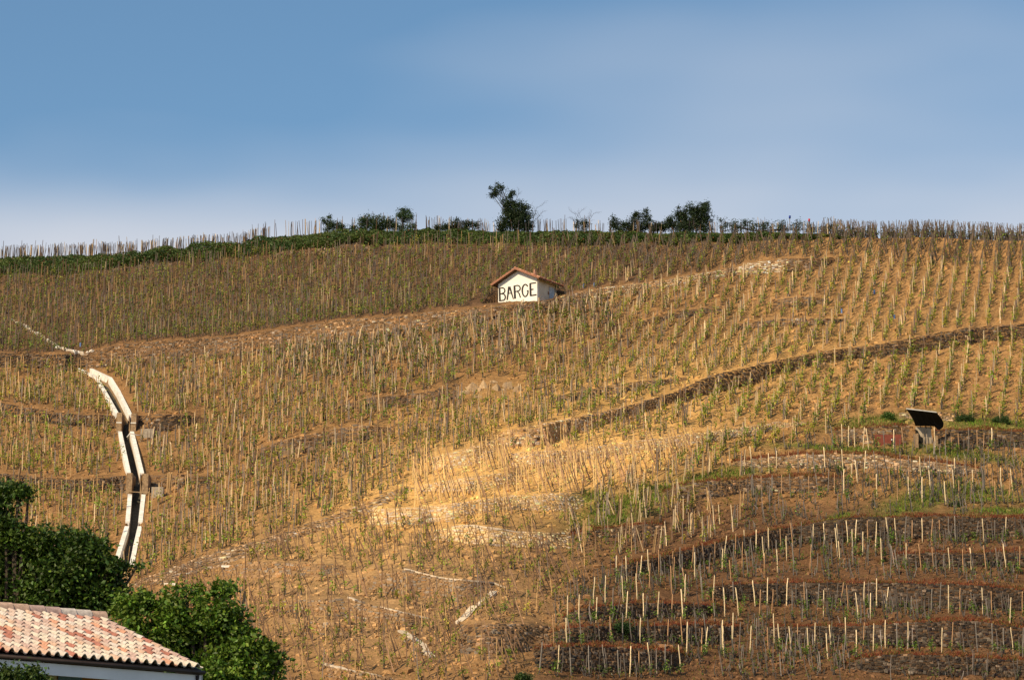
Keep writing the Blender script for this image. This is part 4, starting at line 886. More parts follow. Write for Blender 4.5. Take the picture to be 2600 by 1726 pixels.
# the nearest stakes and vines, in rows below the right-hand walls: each one a thing of its own
ONES = ['', 'first', 'second', 'third', 'fourth', 'fifth', 'sixth', 'seventh', 'eighth', 'ninth', 'tenth', 'eleventh', 'twelfth', 'thirteenth', 'fourteenth', 'fifteenth', 'sixteenth', 'seventeenth', 'eighteenth', 'nineteenth']
def ordinal(i):
    if i < 20: return ONES[i]
    t = {2: ('twentieth', 'twenty'), 3: ('thirtieth', 'thirty'), 4: ('fortieth', 'forty'), 5: ('fiftieth', 'fifty')}[i // 10]
    return t[0] if i % 10 == 0 else t[1] + '-' + ONES[i % 10]
def stake_mesh(name, h, r, col, rng):
    k = 6; zs = np.array([-0.3, 0.4, 1.0, 1.5, 1.0 * h]) if h > 1.6 else np.linspace(-0.3, h, 5)
    off = np.cumsum(rng.normal(0, 0.012, (5, 2)), 0); pts = np.concatenate([off, zs[:, None]], 1); pts[:, :2] -= np.array([np.interp(0, zs, pts[:, 0]), np.interp(0, zs, pts[:, 1])])
    V, Q, T = tube_arr(pts, r * np.array([1, 1, .97, .9, .62]) * rng.uniform(0.92, 1.08, 5), k)
    c = np.broadcast_to(col, V.shape).copy(); c *= (0.8 + 0.4 * vnoise(V[:, 2] * 3 + rng.uniform(0, 99), V[:, 0] * 40, 1))[:, None]
    return mesh_np(name, V, [np.array(Q), np.array(T)], M_WOOD, c, smooth=True)
VAR = {}
for nm, c0, cnt in (('pale', np.array([0.78, 0.60, 0.36]), 6), ('tan', np.array([0.46, 0.27, 0.14]), 5), ('grey', np.array([0.22, 0.19, 0.16]), 7), ('dark', np.array([0.085, 0.07, 0.06]), 5)):
    VAR[nm] = [stake_mesh('stake_' + nm, RNG.uniform(1.75, 2.1), RNG.uniform(0.036, 0.046), c0 * RNG.uniform(0.85, 1.15), RNG) for _ in range(cnt)]
VINE = []
for i in range(10):
    (a1, a2, a3), (b1, b2, b3) = vines_arr(np.zeros((1, 3)), np.array([[1.0], [1.25], [0.8], [1.5], [1.1]][i % 5]), [34, 46, 22, 60, 14][i % 5], RNG, np.array([[0.15, 0.24, 0.032]]) * RNG.uniform(0.8, 1.25))
    VINE.append((mesh_np('vine_trunk', a1, [a2], M_BARK, a3), mesh_np('vine_foliage', b1, [b2], M_LEAF, b3)))
BUNDLED = [  # wall, offset below its foot in photo pixels, spacing m, u range, phrase
 ('R1', 10, 0.95, None, 'below the rounded-stone wall in bottom centre'),
 ('R2', 8, 0.95, None, 'below the wall with the round bush'),
 ('R3', 7, 0.95, None, 'below the wall tapering at both ends'),
 ('R4', 11, 0.9, (1780, 2610), 'below the second wall from bottom right'),
 ('R4', 36, 1.2, (1870, 2610), 'second row below second wall from bottom right'),
 ('R7', 11, 0.95, (1955, 2610), 'below the hollowed wall at bottom right'),
 ('R2', 34, 1.15, (1700, 1945), 'right of the rounded-stone bottom wall'),
 ('R7', 36, 1.2, (1780, 2180), 'second row below the hollowed wall at bottom right'),
 ('R5', 10, 0.8, (1560, 2610), 'row touching the tallest right wall'),
 ('R5', 38, 0.95, (1540, 2250), 'second row below the tallest right wall'),
 ('R5', 66, 1.0, (1500, 2240), 'third row below the tallest right wall'),
 ('R5', 92, 1.2, (1470, 1760), 'fourth row below the tallest right wall'),
 ('R6', 12, 0.95, (2260, 2610), 'below the short wall at right edge'),
 ('R10', 12, 0.85, (1900, 2500), 'row touching the pale rubble wall'),
 ('R10', 42, 0.85, (2010, 2610), 'second row below the pale rubble wall'),
 ('R11', 12, 0.8, (1905, 2150), 'below the red-edged wall by green bank'),
 ('R10', 76, 1.0, (2150, 2610), 'third row below the pale rubble wall'),
 ('R13', 14, 0.7, (2110, 2310), 'in front of the rust red door'),
 ('R14', 9, 0.7, (2372, 2610), 'below the wall right of shelter'),
 ('R10', -52, 0.8, (1960, 2230), 'grassy ledge left of rust red door'),
]
rng = np.random.default_rng(21); count = 0
for key, off, sp, ur, phrase in BUNDLED:
    w = WALLS[key]; u0, u1 = ur or (w['top'][0, 0] + 4, w['top'][-1, 0] - 2); u = u0 + rng.uniform(0, 12); i = 0
    while u < u1 and count < 300:
        v = w['vb'](u) + off + rng.uniform(-3.5, 3.5)
        vbase = v
        if v < 1735 and not in_wall(np.array(u), np.array(v)):
            i += 1; count += 1
            p = pos_at(u, v); far = key in ('R10', 'R11', 'R13', 'R14')
            tone = rng.choice(['pale', 'tan', 'grey', 'dark'], p=[0.36, 0.2, 0.28, 0.16])
            lx, ly = rng.normal(0, 0.055), rng.normal(0, 0.05)
            if tone == 'dark' and rng.random() < 0.5: lx = -abs(rng.normal(0.14, 0.06))
            lw = '' if abs(lx) < 0.05 else ('right-leaning ' if lx > 0 else 'left-leaning ')
            tw = {'pale': 'pale', 'tan': 'tan', 'grey': 'grey', 'dark': 'dark'}[tone]
            if u < -10 or u > 2605: pass
            o = link('vine_stake', VAR[tone][rng.integers(len(VAR[tone]))], None, tuple(p)); o.rotation_euler = (ly, lx, rng.uniform(0, 6.28)); o.rotation_mode = 'XYZ'
            # lean is applied about the world axes after the twist
            from mathutils import Euler
            o.rotation_euler = (Euler((ly, lx, 0)).to_matrix() @ Euler((0, 0, rng.uniform(0, 6.28))).to_matrix()).to_euler()
            s = rng.uniform(0.98, 1.16); o.scale = (s, s, s)
            tag(o, f'{tw} {lw}stake, {ordinal(i)} from left, {phrase}', 'stake', 'vine stakes in the right-hand terraces')
            if rng.random() < 0.82:
                pv = pos_at(u + rng.uniform(-5, 7), v + rng.uniform(0, 4)); k = int(rng.integers(len(VINE)))
                vo = empty('grape_vine', pv, f'{["leafy", "bushy", "small", "full", "sparse"][k % 5]} vine at {ordinal(i)} stake from left, {phrase}', 'vine', 'vines in the right-hand terraces')
                vo.rotation_euler = (0, 0, rng.uniform(0, 6.28)); s = rng.uniform(0.6, 0.95); vo.scale = (s, s, s)
                link('trunk', VINE[k][0], vo); link('foliage', VINE[k][1], vo)
        u += sp * rng.uniform(0.7, 1.35) * F / pos_at(u, vbase)[1]
    print(key, off, i)
print('single stakes', count)

# stake bundle beside the drain, marker posts, grow tubes
bp_ = pos_at(431, 1250); bd = empty('stake_bundle', bp_, 'bundle of pale new stakes leaning on the wall right of the drain', 'stakes')
for i in range(9):
    a0 = bp_ + [RNG.uniform(-0.3, 0.3), RNG.uniform(-0.1, 0.25), -0.1]; mb = MB(); c = YELL * RNG.uniform(0.95, 1.5)
    mb.tube([a0, a0 + [RNG.uniform(-0.08, 0.08), 0.45, 1.9 + RNG.uniform(-0.15, 0.15)]], 0.045, 6, col=c); mb.part('bundled_stake', M_WOOD, bd)
for (u, v, c, lab, h) in ((2006, 553, (0.02, 0.04, 0.25), 'post with a blue cap standing on the skyline', 1), (2055, 561, (0.45, 0.02, 0.03), 'post with a red cap standing on the skyline', 1)):
    p = plateau(np.array([float(u)]), np.array([2.0]))[0]; zt = unproj(u, v, p[1])[2]
    r = empty('marker_post', p, lab, 'post', 'marker posts on the skyline')
    mb = MB(); mb.tube([p - [0, 0, .3], [p[0], p[1], zt]], 0.04, 6, col=GREY); mb.part('post', M_WOOD, r)
    mb = MB(); mb.tube([[p[0], p[1], zt - 0.1], [p[0], p[1], zt - 0.08], [p[0] + 0.03, p[1], zt + 0.24], [p[0] + 0.03, p[1], zt + 0.25]], [0.06, 0.11, 0.11, 0.06], 8, col=c); mb.part('cap', M_WOOD, r, True)
M_TUBE = attr_mat('blue_plastic', 0.5, 3, 0.9, 1.1, fixed=(0.14, 0.24, 0.5))
for (u, v, lab) in ((1482, 730, 'blue vine guard just right of the hut'), (1509, 727, 'blue vine guard second to the right of the hut'), (2220, 745, 'bright blue vine guard at upper right'), (2137, 795, 'blue vine guard above the low rubble wall at upper right'), (2271, 810, 'blue vine guard above the long dark wall at right'), (756, 795, 'blue vine guard in the field left of the hut'), (204, 882, 'blue vine guard just above the drain head')):
    p = pos_at(u, v); th = np.arange(9)[:-1] * math.pi / 4; ci = np.stack([np.cos(th), np.sin(th), 0 * th], 1)
    V = np.concatenate([p + ci * 0.09 - [0, 0, 0.05], p + ci * 0.1 + [0, 0, 0.42], p + ci * 0.08 + [0, 0, 0.42], p + ci * 0.075 - [0, 0, 0.05]])
    Q = [[r_ * 8 + j, r_ * 8 + (j + 1) % 8, (r_ + 1) * 8 + (j + 1) % 8, (r_ + 1) * 8 + j] for r_ in range(3) for j in range(8)]
    mb = MB(); mb.add(V, Q); tag(mb.obj('vine_guard', M_TUBE), lab, 'vine guard', 'blue vine guards')
for (u, v, lab) in ((576, 1440, 'broken pale roof tile lying above the trees beside the diagonal wall'), (432, 1487, 'broken pale roof tile lying just above the trees')):
    p = pos_at(u, v); th = np.linspace(0, math.pi, 8); V = []
    for x in (-0.45, 0.45):
        for rr_ in (0.2, 0.17):
            V += [p + [x, 0.2 * math.cos(t) * rr_ / 0.2, rr_ * math.sin(t) - 0.03] for t in th]
    Q = [[j, j + 1, 16 + j + 1, 16 + j] for j in range(7)] + [[8 + j + 1, 8 + j, 24 + j, 24 + j + 1] for j in range(7)] + [[j + 1, j, 8 + j, 8 + j + 1] for j in range(7)] + [[16 + j, 16 + j + 1, 24 + j + 1, 24 + j] for j in range(7)]
    mb = MB(); mb.add(V, Q); tag(mb.obj('roof_tile', M_WSTONE), lab, 'tile', 'broken tiles above the trees')

# ------------------------------------------------------------------ grass, ground cover and the hedge bank
def blades(u, v, h, col, rng, spread=0.06):
    p = pos_at(u, v); n = len(p); th = rng.uniform(0, math.pi, n); w = rng.uniform(0.02, 0.05, n)
    sx = np.stack([np.cos(th) * w, np.sin(th) * w, 0 * w], 1); tip = p + np.stack([rng.normal(0, spread, n), rng.normal(0, spread, n), h], 1)
    V = np.stack([p - sx - [0, 0, .03], p + sx - [0, 0, .03], tip + sx * 0.3, tip - sx * 0.3], 1).reshape(-1, 3)
    return V, np.arange(4 * n).reshape(n, 4), np.repeat(col, 4, 0)
gV, gQ, gC = [], [], []; gn = 0
def addb(t):
    global gn
    gV.append(t[0]); gQ.append(t[1] + gn); gC.append(t[2]); gn += len(t[0])
un, vn = RNG.uniform(1380, 2650, 420000), RNG.uniform(1030, 1350, 420000)
g = green_at(un, vn) * (0.35 + 0.9 * vnoise(un / 25, vn / 9, 8)); sel = (RNG.random(len(un)) < np.clip(g - 0.2, 0, 1) * 0.55) & ~in_wall(un, vn) & ~((un > 2300) & (un < 2385) & (vn > 1085) & (vn < 1142))
un, vn = un[sel], vn[sel]; c = np.array([0.13, 0.20, 0.025]) * RNG.lognormal(0, 0.3, (len(un), 1)); c = np.where(RNG.random((len(un), 1)) < 0.3, np.array([0.22, 0.16, 0.05]) * RNG.lognormal(0, .2, (len(un), 1)), c)
addb(blades(un, vn, RNG.uniform(0.08, 0.28, len(un)), c, RNG)); print('grass', len(un))
for key in ('R1', 'R2', 'R3', 'R4', 'R5', 'R6', 'R7', 'R8', 'R10', 'R11', 'R12', 'R13', 'R14'):   # red sorrel and dry grass along the wall tops
    w = WALLS[key]; m = int((w['top'][-1, 0] - w['top'][0, 0]) * 7); u = RNG.uniform(w['top'][0, 0], w['top'][-1, 0], m); v = w['vt'](u) - np.abs(RNG.normal(0, 4.0, m)) + 1.5
    r = RNG.random((m, 1)) + 0.5 * (vnoise(u / 22, v / 30, 4)[:, None] - 0.5)
    c = np.where(r < 0.55, np.array([0.20, 0.055, 0.03]), np.where(r < 0.85, np.array([0.26, 0.13, 0.05]), np.array([0.11, 0.12, 0.025]))) * RNG.lognormal(0, 0.25, (m, 1))
    addb(blades(u, v, RNG.uniform(0.05, 0.2, m), c, RNG))
m = 26000; u = RNG.uniform(1400, 2640, m); v = RNG.uniform(1380, 1726, m); sel = (v > np.interp(u, GR[:, 0], GR[:, 1])) & ~in_wall(u, v) & (vnoise(u / 40, v / 12, 12) > 0.5); u, v = u[sel], v[sel]
addb(blades(u, v, RNG.uniform(0.04, 0.14, len(u)), np.where(RNG.random((len(u), 1)) < 0.6, np.array([0.30, 0.15, 0.06]), np.array([0.14, 0.13, 0.03])) * RNG.lognormal(0, 0.25, (len(u), 1)), RNG))
m = 60000; u = RNG.uniform(-40, 2640, m); v = RNG.uniform(660, 1735, m); sel = (v > np.where(u < 2150, np.interp(u, HEDGE_B[:, 0], HEDGE_B[:, 1]), crest(u)) + 3) & ~in_wall(u, v) & (vnoise(u / 30, v / 10, 52) > 0.5) & ~((v > 930) & (v < 1450) & (u > np.interp(v, DRAIN_V, DRAIN_L) - 18) & (u < np.interp(v, DRAIN_V, DRAIN_R) + 18)); u, v = u[sel], v[sel]
addb(blades(u, v, RNG.uniform(0.05, 0.16, len(u)), np.where(RNG.random((len(u), 1)) < 0.55, np.array([0.30, 0.19, 0.08]), np.array([0.13, 0.15, 0.03])) * RNG.lognormal(0, 0.3, (len(u), 1)), RNG))
o = link('grass', mesh_np('grass', np.concatenate(gV), [np.concatenate(gQ)], M_GRASS, np.concatenate(gC))); tag(o, 'grass and red sorrel growing over the terraces', 'grass', kind='stuff')
# hedge bank below the skyline
m = 75000; u = RNG.uniform(-60, 2150, m); hbv = np.interp(u, HEDGE_B[:, 0], HEDGE_B[:, 1]); ct = crest(u)
ragged = (vnoise(u / 38, u * 0 + 2, 31) - 0.45) * 12
v = ct + (hbv - ct + ragged) * RNG.random(m) ** 0.8; p = pos_at(u, np.maximum(v, ct))
lump_h = (0.35 + 0.65 * np.clip((v - ct) / 14, 0, 1)) * (0.2 + 1.3 * vnoise(u / 33, v / 15, 14) * vnoise(u / 90, u * 0 + 1, 17) + 0.25 * vnoise(u / 9, v / 6, 41))
p[:, 2] += lump_h * RNG.random(m) ** 0.6 * np.clip((2150 - u) / 200, 0.2, 1); p[:, 1] -= RNG.uniform(0, 0.25, m)
tone = vnoise(u / 45, v / 18, 23)[:, None]
c = np.array([0.040, 0.078, 0.016]) * (1 - tone) + np.array([0.098, 0.130, 0.024]) * tone
c = np.where(RNG.random((m, 1)) < 0.06, np.array([0.14, 0.05, 0.02]), c) * RNG.lognormal(0, 0.25, (m, 1))
V, Q = leaf_quads(p, RNG.uniform(0.14, 0.3, m), RNG, -0.3)
o = link('hedge_bank', mesh_np('hedge_bank', V, [Q], M_DLEAF, np.repeat(c, 4, 0))); tag(o, 'dark green bramble bank along the crest', 'undergrowth', kind='stuff')

# ------------------------------------------------------------------ bushes and trees
def foliage(blobs, Y, n, leaf, col, rng, depth=0.8, clumpiness=0.22, shell=0.5):
    """blobs (u,v,r px) at distance Y; returns leaf arrays and blob centres"""
    b = np.array(blobs, float); ppm = F / Y; r = b[:, 2] / ppm * (1.22 if Y > 150 else 1.0); n = int(n * (1.7 if Y > 150 else 1.0))
    cen = unproj(b[:, 0], b[:, 1], Y + rng.uniform(-1, 1, len(b)) * depth * np.minimum(r, 1.2) * 0.8)
    wts = r ** 2; wts = wts / wts.sum(); k = 26 if n < 20000 else 44; ncl = max(len(b) * 3, int(n / k)); ids = rng.choice(len(b), ncl, p=wts)
    d = unit(rng.normal(size=(ncl, 3))); rad = r[ids] * (rng.random(ncl) ** (1 - shell * 0.8)) * rng.uniform(0.8, 1.22, ncl)
    cc = cen[ids] + d * rad[:, None] * [1, depth, 1]
    cr_ = np.minimum(0.16 + r[ids] * 0.22, 0.34) * rng.uniform(0.6, 1.2, ncl) * (leaf / 0.08) ** 0.5
    c = np.repeat(cc, k, 0) + rng.normal(0, 0.55, (ncl * k, 3)) * np.repeat(cr_, k)[:, None] * [1, 1, 0.8]
    V, Q = leaf_quads(c, rng.uniform(0.7, 1.35, len(c)) * leaf, rng, 0.45)
    cl = np.repeat(rng.lognormal(0, 0.28, (ncl, 1)), k, 0) * rng.lognormal(0, 0.18, (len(c), 1)); C = np.array(col) * cl * np.stack([rng.uniform(0.8, 1.25, len(c)), np.ones(len(c)), rng.uniform(0.7, 1.3, len(c))], 1)
    return V, Q, np.repeat(C, 4, 0), cen, r
def plant(name, label, cat, blobs, Y, n, leaf, col, base_uv=None, base=None, trunk_r=0.09, group=None, mat=None, extra=(), seed=1, depth=0.8, crown='crown'):
    rng = np.random.default_rng(seed)
    V, Q, C, cen, r = foliage(blobs, Y, n, leaf, col, rng, depth)
    root = empty(name, base, label, cat, group)
    part(crown, V, [Q], mat or M_DLEAF, root, C)
    mb = MB(); c0 = np.array([0.07, 0.055, 0.04]); top = cen[np.argmax(r)]; base = np.array(base)
    p1 = base + (top - base) * 0.55 + rng.normal(0, 0.08, 3); mb.tube([base - [0, 0, .4], base + (p1 - base) * 0.5, p1, top], trunk_r * np.array([1.25, 1.0, .8, .45]), 7, col=c0)
    for c, rr in zip(cen, r):
        s = base + (p1 - base) * rng.uniform(0.6, 1.0); m = (s + c) / 2 + rng.normal(0, 0.12, 3) * max(rr, .3); mb.tube([s, m, c], trunk_r * np.array([.5, .35, .15]), 5, col=c0)
    for path, rad in extra: mb.tube(path, rad, 5, col=c0 * 0.8)
    mb.part('trunk', M_BARK, root)
    return root
def sky_base(u, dY=2.0): return plateau(np.array([float(u)]), np.array([dY]))[0]
DG = (0.022, 0.040, 0.012)
def twig(u0, v0, u1, v1, Y, rng, lev=2, w=0.035, out=None):
    out = [] if out is None else out
    a, b = unproj(u0, v0, Y), unproj(u1, v1, Y); m = (a + b) / 2 + rng.normal(0, 0.06, 3) * np.linalg.norm(b - a); out.append(([a, m, b], w * np.array([1, .75, .4])))
    if lev:
        for f in (0.35, 0.55, 0.75, 0.95):
            u, v = u0 + (u1 - u0) * f, v0 + (v1 - v0) * f; L = math.hypot(u1 - u0, v1 - v0) * 0.36; an = math.atan2(v1 - v0, u1 - u0) + rng.choice([-1, 1]) * rng.uniform(0.4, 0.9)
            twig(u, v, u + L * math.cos(an), v + L * math.sin(an), Y, rng, lev - 1, w * 0.55, out)
    return out
rg = np.random.default_rng(3)
Yk = lambda u: float(sky_base(u)[1])
Y1 = Yk(1305)
plant('tree', 'tallest skyline tree, dark, with a ragged branch reaching left', 'tree', [(1285,565,18),(1310,545,24),(1335,548,15),(1320,570,24),(1290,535,15),(1330,525,12),(1305,522,14),(1284,515,10),(1297,500,8),(1300,490,7),(1258,487,9),(1250,495,7),(1268,476,8),(1275,482,6),(1246,478,4),(1340,575,14),(1275,580,12)], Y1, 9000, 0.15, DG, base=sky_base(1308), seed=2, trunk_r=0.14, group='skyline trees and bushes',
      extra=twig(1290, 530, 1255, 485, Y1, rg, 2, .06) + twig(1295, 520, 1272, 472, Y1, rg, 2, .05) + twig(1305, 520, 1318, 488, Y1, rg, 2, .03) + twig(1290, 520, 1256, 512, Y1, rg, 1, .025))
Y2 = Yk(1365)
def bare(name, label, u, paths, blobs=None, seed=1):
    Y = Yk(u); b = sky_base(u); root = empty(name, b, label, 'shrub', 'skyline trees and bushes'); mb = MB(); r = np.random.default_rng(seed)
    for (a0, a1, b0, b1, w) in paths:
        for path, rad in twig(a0, a1, b0, b1, Y, r, 2, w): mb.tube(path, rad, 5, col=(0.05, 0.04, 0.035))
    mb.part('branches', M_BARK, root)
    if blobs:
        V, Q, C, _, _ = foliage(blobs, Y, 700, 0.12, DG, r); part('leaves', V, [Q], M_DLEAF, root, C)
bare('bare_shrub', 'thin leafless shrub just right of the tallest skyline tree', 1362, [(1352,598,1364,524,.032),(1354,575,1374,540,.024)], None, 4)
bare('dead_shrub', 'sprawling half dead shrub on the skyline above the hut', 1480, [(1475,598,1460,541,.03),(1478,598,1470,540,.03),(1480,580,1508,541,.03),(1478,590,1488,552,.026),(1474,585,1454,553,.026)], [(1468,560,9),(1480,565,10),(1492,568,8),(1463,572,8),(1480,580,12)], 6)
plant('bush', 'twin-headed dark bush on the skyline between hut and right-hand tree', 'bush', [(1560,568,12),(1590,572,14),(1612,560,12),(1614,545,8),(1640,550,10),(1645,568,12),(1630,580,14),(1575,585,12),(1640,538,6),(1605,583,12),(1555,552,5)], Yk(1605), 4200, 0.14, DG, base=sky_base(1605), seed=5, group='skyline trees and bushes')
plant('bush', 'largest dark bush on the skyline right of the hut', 'bush', [(1710,570,18),(1735,555,16),(1760,540,22),(1785,535,18),(1795,555,14),(1770,565,22),(1740,580,18),(1725,545,10),(1723,528,5),(1792,522,6),(1700,558,9),(1690,575,8),(1790,575,14)], Yk(1750), 8000, 0.15, DG, base=sky_base(1752), seed=7, trunk_r=0.12, group='skyline trees and bushes')
plant('bush', 'low dark bush between the two larger right-hand skyline bushes', 'bush', [(1670,572,10),(1682,578,9),(1660,582,8)], Yk(1670), 1300, 0.14, DG, base=sky_base(1670), seed=8, group='skyline trees and bushes')
plant('bush', 'long low bush on the skyline beneath the red-capped post', 'bush', [(1840,572,14),(1870,578,16),(1910,575,16),(1945,574,16),(1985,578,16),(2020,578,16),(2055,582,14),(2090,585,12),(2112,578,8),(1826,560,6),(1890,565,8)], Yk(1970), 3200, 0.13, (0.028, 0.05, 0.014), base=sky_base(1970), seed=9, group='skyline trees and bushes')
plant('bush', 'straggly small bush at the left end of the skyline bushes', 'bush', [(828,565,8),(820,556,4),(836,552,5),(842,572,9),(860,575,10),(870,580,8),(830,582,8)], Yk(845), 1800, 0.13, (0.03, 0.055, 0.015), base=sky_base(843), seed=10, group='skyline trees and bushes')
plant('bush', 'broad rounded bush left of the slender skyline tree', 'bush', [(925,562,14),(945,562,16),(925,580,16),(965,566,14),(985,568,16),(1000,575,12),(955,582,16),(895,580,9)], Yk(950), 4800, 0.14, (0.03, 0.055, 0.015), base=sky_base(955), seed=12, group='skyline trees and bushes')
plant('tree', 'slender young tree with a fluffy crown on the skyline', 'tree', [(1022,540,11),(1035,540,11),(1028,552,14),(1016,550,8),(1042,550,8),(1028,532,6),(1022,580,12),(1042,578,9),(1052,572,6)], Yk(1026), 2600, 0.12, (0.04, 0.075, 0.022), base=sky_base(1020), seed=13, trunk_r=0.08, group='skyline trees and bushes')
plant('bush', 'low bush on the skyline left of the tallest tree', 'bush', [(1110,580,10),(1130,578,10),(1160,570,12),(1185,568,10),(1205,572,10),(1150,580,10),(1180,582,12)], Yk(1160), 2600, 0.14, (0.028, 0.045, 0.014), base=sky_base(1160), seed=14, group='skyline trees and bushes')
bb_ = pos_at(1582, 1604)
plant('bush', 'round dark green bush growing on a lower right wall', 'bush', [(1578,1592,15),(1592,1592,13),(1568,1597,10)], float(bb_[1]) - 0.3, 2400, 0.09, (0.03, 0.065, 0.015), base=bb_, seed=15, trunk_r=0.04)
for (u, v, r_, lab) in ((2450, 1062, 18, 'dark green bush on the grassy ledge right of the shelter'), (2540, 1066, 18, 'dark green bush on the ledge at right edge'), (2254, 1056, 13, 'bright green bush on the ledge left of the shelter'), (2425, 1282, 10, 'small leafy bush among the stakes at right'), (1328, 1720, 14, 'dark bush at the bottom edge below the rubble wall')):
    p = pos_at(u, v + r_ * 0.5); plant('bush', lab, 'bush', [(u, v, r_ * 0.7), (u + r_ * .8, v + 3, r_ * .55), (u - r_ * .8, v + 3, r_ * .5)], float(p[1]) - 0.2, 1500, 0.1, (0.04, 0.075, 0.016) if 'bright' not in lab else (0.07, 0.13, 0.02), base=p, seed=int(u), trunk_r=0.03)

# ------------------------------------------------------------------ foreground: house roof and two trees
def ground_z(x, Y):
    i = np.argmin(np.abs(last[:, 0] - x * 2)); return float(last[i, 2] * (Y / last[i, 1]) ** 1.4)
A = unproj(512, 1697, 62.0); zA = A[2]; B = at_z(0, 1655, zA); al = unit(B - A); bk = np.array([-al[1], al[0], 0]); bk = bk if bk[1] > 0 else -bk
a_, b_, c_ = ray(265, 1574); d_ = np.array([a_ / b_, 1.0, c_ / b_]); cpos = np.array([0, 0, CAMZ]); Yr_ = float((A - cpos) @ al / (d_ @ al)); RG = cpos + d_ * Yr_
run = float((RG - A) @ bk); rise_ = RG[2] - zA; sl = RG - A; SLEN = float(np.linalg.norm(sl)); slu = sl / SLEN; nrm = np.cross(al, slu); nrm = nrm if nrm[2] > 0 else -nrm
print('house', A, B, 'run', run, 'rise', rise_, 'len', np.linalg.norm(B - A))
gz = ground_z(A[0], 60.0); LEN = float(np.linalg.norm(B - A)) + 0.9
house = empty('house', [*(A + al * LEN / 2 + bk * run)[:2], gz], 'ochre house with terracotta tile roof in the bottom left corner', 'house')
M_OCHRE = attr_mat('ochre_render', 0.9, 2, 0.9, 1.08, 0.2, 40, 0.01, fixed=(0.48, 0.21, 0.045)); M_FASCIA = attr_mat('white_fascia', 0.6, 2, 0.92, 1.05, fixed=(0.74, 0.74, 0.76))
M_GUT = attr_mat('gutter', 0.5, 3, fixed=(0.05, 0.035, 0.03)); M_SHUT = attr_mat('blue_shutter', 0.6, 3, 0.9, 1.1, fixed=(0.16, 0.27, 0.48)); M_WIN = attr_mat('window_paint', 0.6, 3, fixed=(0.55, 0.5, 0.42))
OV, OG = 0.5, 0.25
w0 = A + bk * OV + al * OG; H0 = zA - 0.12
def hb_box(name, s0, s1, t0, t1, z0, z1, mat, root):
    mb = MB(); o = A + al * s0 + bk * t0; o[2] = z0; mb.box(o, al * (s1 - s0), bk * (t1 - t0), (0, 0, z1 - z0)); return mb.part(name, mat, root)
DEPTH = 2 * run - OV
WS = [(3.05, 4.35), ]
tw_ = 0.3
# front wall in pieces round the window
B0 = np.linalg.norm(B - A)
def sx_of(u, v=1715):                      # distance along the facade of a photo column
    a, b, c = ray(u, v); d = np.array([a / b, 1, c / b]); nrmF = bk; Yq = float((w0 - cpos) @ nrmF / (d @ nrmF)); q = cpos + d * Yq; return float((q - A) @ al), float(q[2])
s_shR, z_shT = sx_of(205, 1715); s_shL, _ = sx_of(143, 1713); s_wL, _ = sx_of(28, 1706); _, z_wT = sx_of(80, 1707)
WZ0 = z_wT - 1.5
walls_z0 = gz - 0.6
for (s0, s1, z0, z1) in ((OG, s_shL, walls_z0, H0), (s_wL, LEN, walls_z0, H0), (s_shL, s_wL, walls_z0, WZ0), (s_shL, s_wL, z_wT, H0)):
    hb_box('front_wall', s0, s1, OV, OV + tw_, z0, z1, M_OCHRE, house)
hb_box('rear_wall', OG, LEN, DEPTH, DEPTH + tw_, walls_z0, H0, M_OCHRE, house)
for s0 in (OG, LEN - tw_):
    mb = MB(); q0 = A + al * s0 + bk * (OV + tw_); q0[2] = walls_z0; q1 = A + al * s0 + bk * DEPTH; q1[2] = walls_z0; pk = A + al * s0 + bk * run; pk[2] = RG[2] - 0.2
    t0_ = q0.copy(); t0_[2] = H0; t1_ = q1.copy(); t1_[2] = H0; ring = np.array([q0, q1, t1_, pk, t0_]); mb.add(np.concatenate([ring, ring + al * tw_]), [[0, 1, 2, 4], [5, 9, 7, 6], [0, 5, 6, 1], [1, 6, 7, 2], [2, 7, 8, 3], [3, 8, 9, 4], [4, 9, 5, 0]], [[2, 3, 4], [7, 9, 8]]); mb.part('gable_wall', M_OCHRE, house)
win = hb_box('window', s_shL + 0.05, s_wL - 0.05, OV + 0.16, OV + 0.18, WZ0, z_wT - 0.05, attr_mat('window_glass', 0.1, 2, fixed=(0.03, 0.035, 0.04), spec=0.5), house)
for (s0, s1, z0, z1) in ((s_shL, s_wL, z_wT - 0.09, z_wT + 0.03), (s_shL - 0.02, s_shL + 0.07, WZ0, z_wT - 0.09), (s_wL - 0.07, s_wL + 0.02, WZ0, z_wT - 0.09), ((s_shL + s_wL) / 2 - 0.04, (s_shL + s_wL) / 2 + 0.04, WZ0, z_wT - 0.09)):
    hb_box('window_frame', s0, s1, OV - 0.02, OV + 0.15, z0, z1, M_WIN, win)
sh = hb_box('shutter', s_shR, s_shL - 0.03, OV - 0.06, OV - 0.02, WZ0, z_shT, M_SHUT, house)
for i in range(1, 4): hb_box('shutter_batten', s_shR + 0.02, s_shL - 0.05, OV - 0.08, OV - 0.055, z_shT - 0.38 * i, z_shT - 0.38 * i + 0.08, M_SHUT, sh)
roofh = MB(); th = np.array([0, 0, -0.1])
o = A - nrm * 0.02; roofh.box(o, al * LEN, sl, th); roofh = roofh.part('roof', M_GUT, house)
o2 = A + bk * 2 * run; sl2 = np.array([-bk[0] * run, -bk[1] * run, rise_])
mb = MB(); mb.box(o2 - [0, 0, 0.03], al * LEN, sl2, th); mb.part('rear_slope', M_TILE2 if 'M_TILE2' in globals() else attr_mat('rear_tiles', 0.85, 8, 0.7, 1.2, fixed=(0.5, 0.32, 0.22)), roofh)
hb_box('fascia', -0.02, LEN, 0.0, 0.05, zA - 0.38, zA - 0.14, M_FASCIA, roofh)
hb_box('soffit', 0.0, LEN, 0.052, OV - 0.003, zA - 0.2, zA - 0.15, M_FASCIA, roofh)
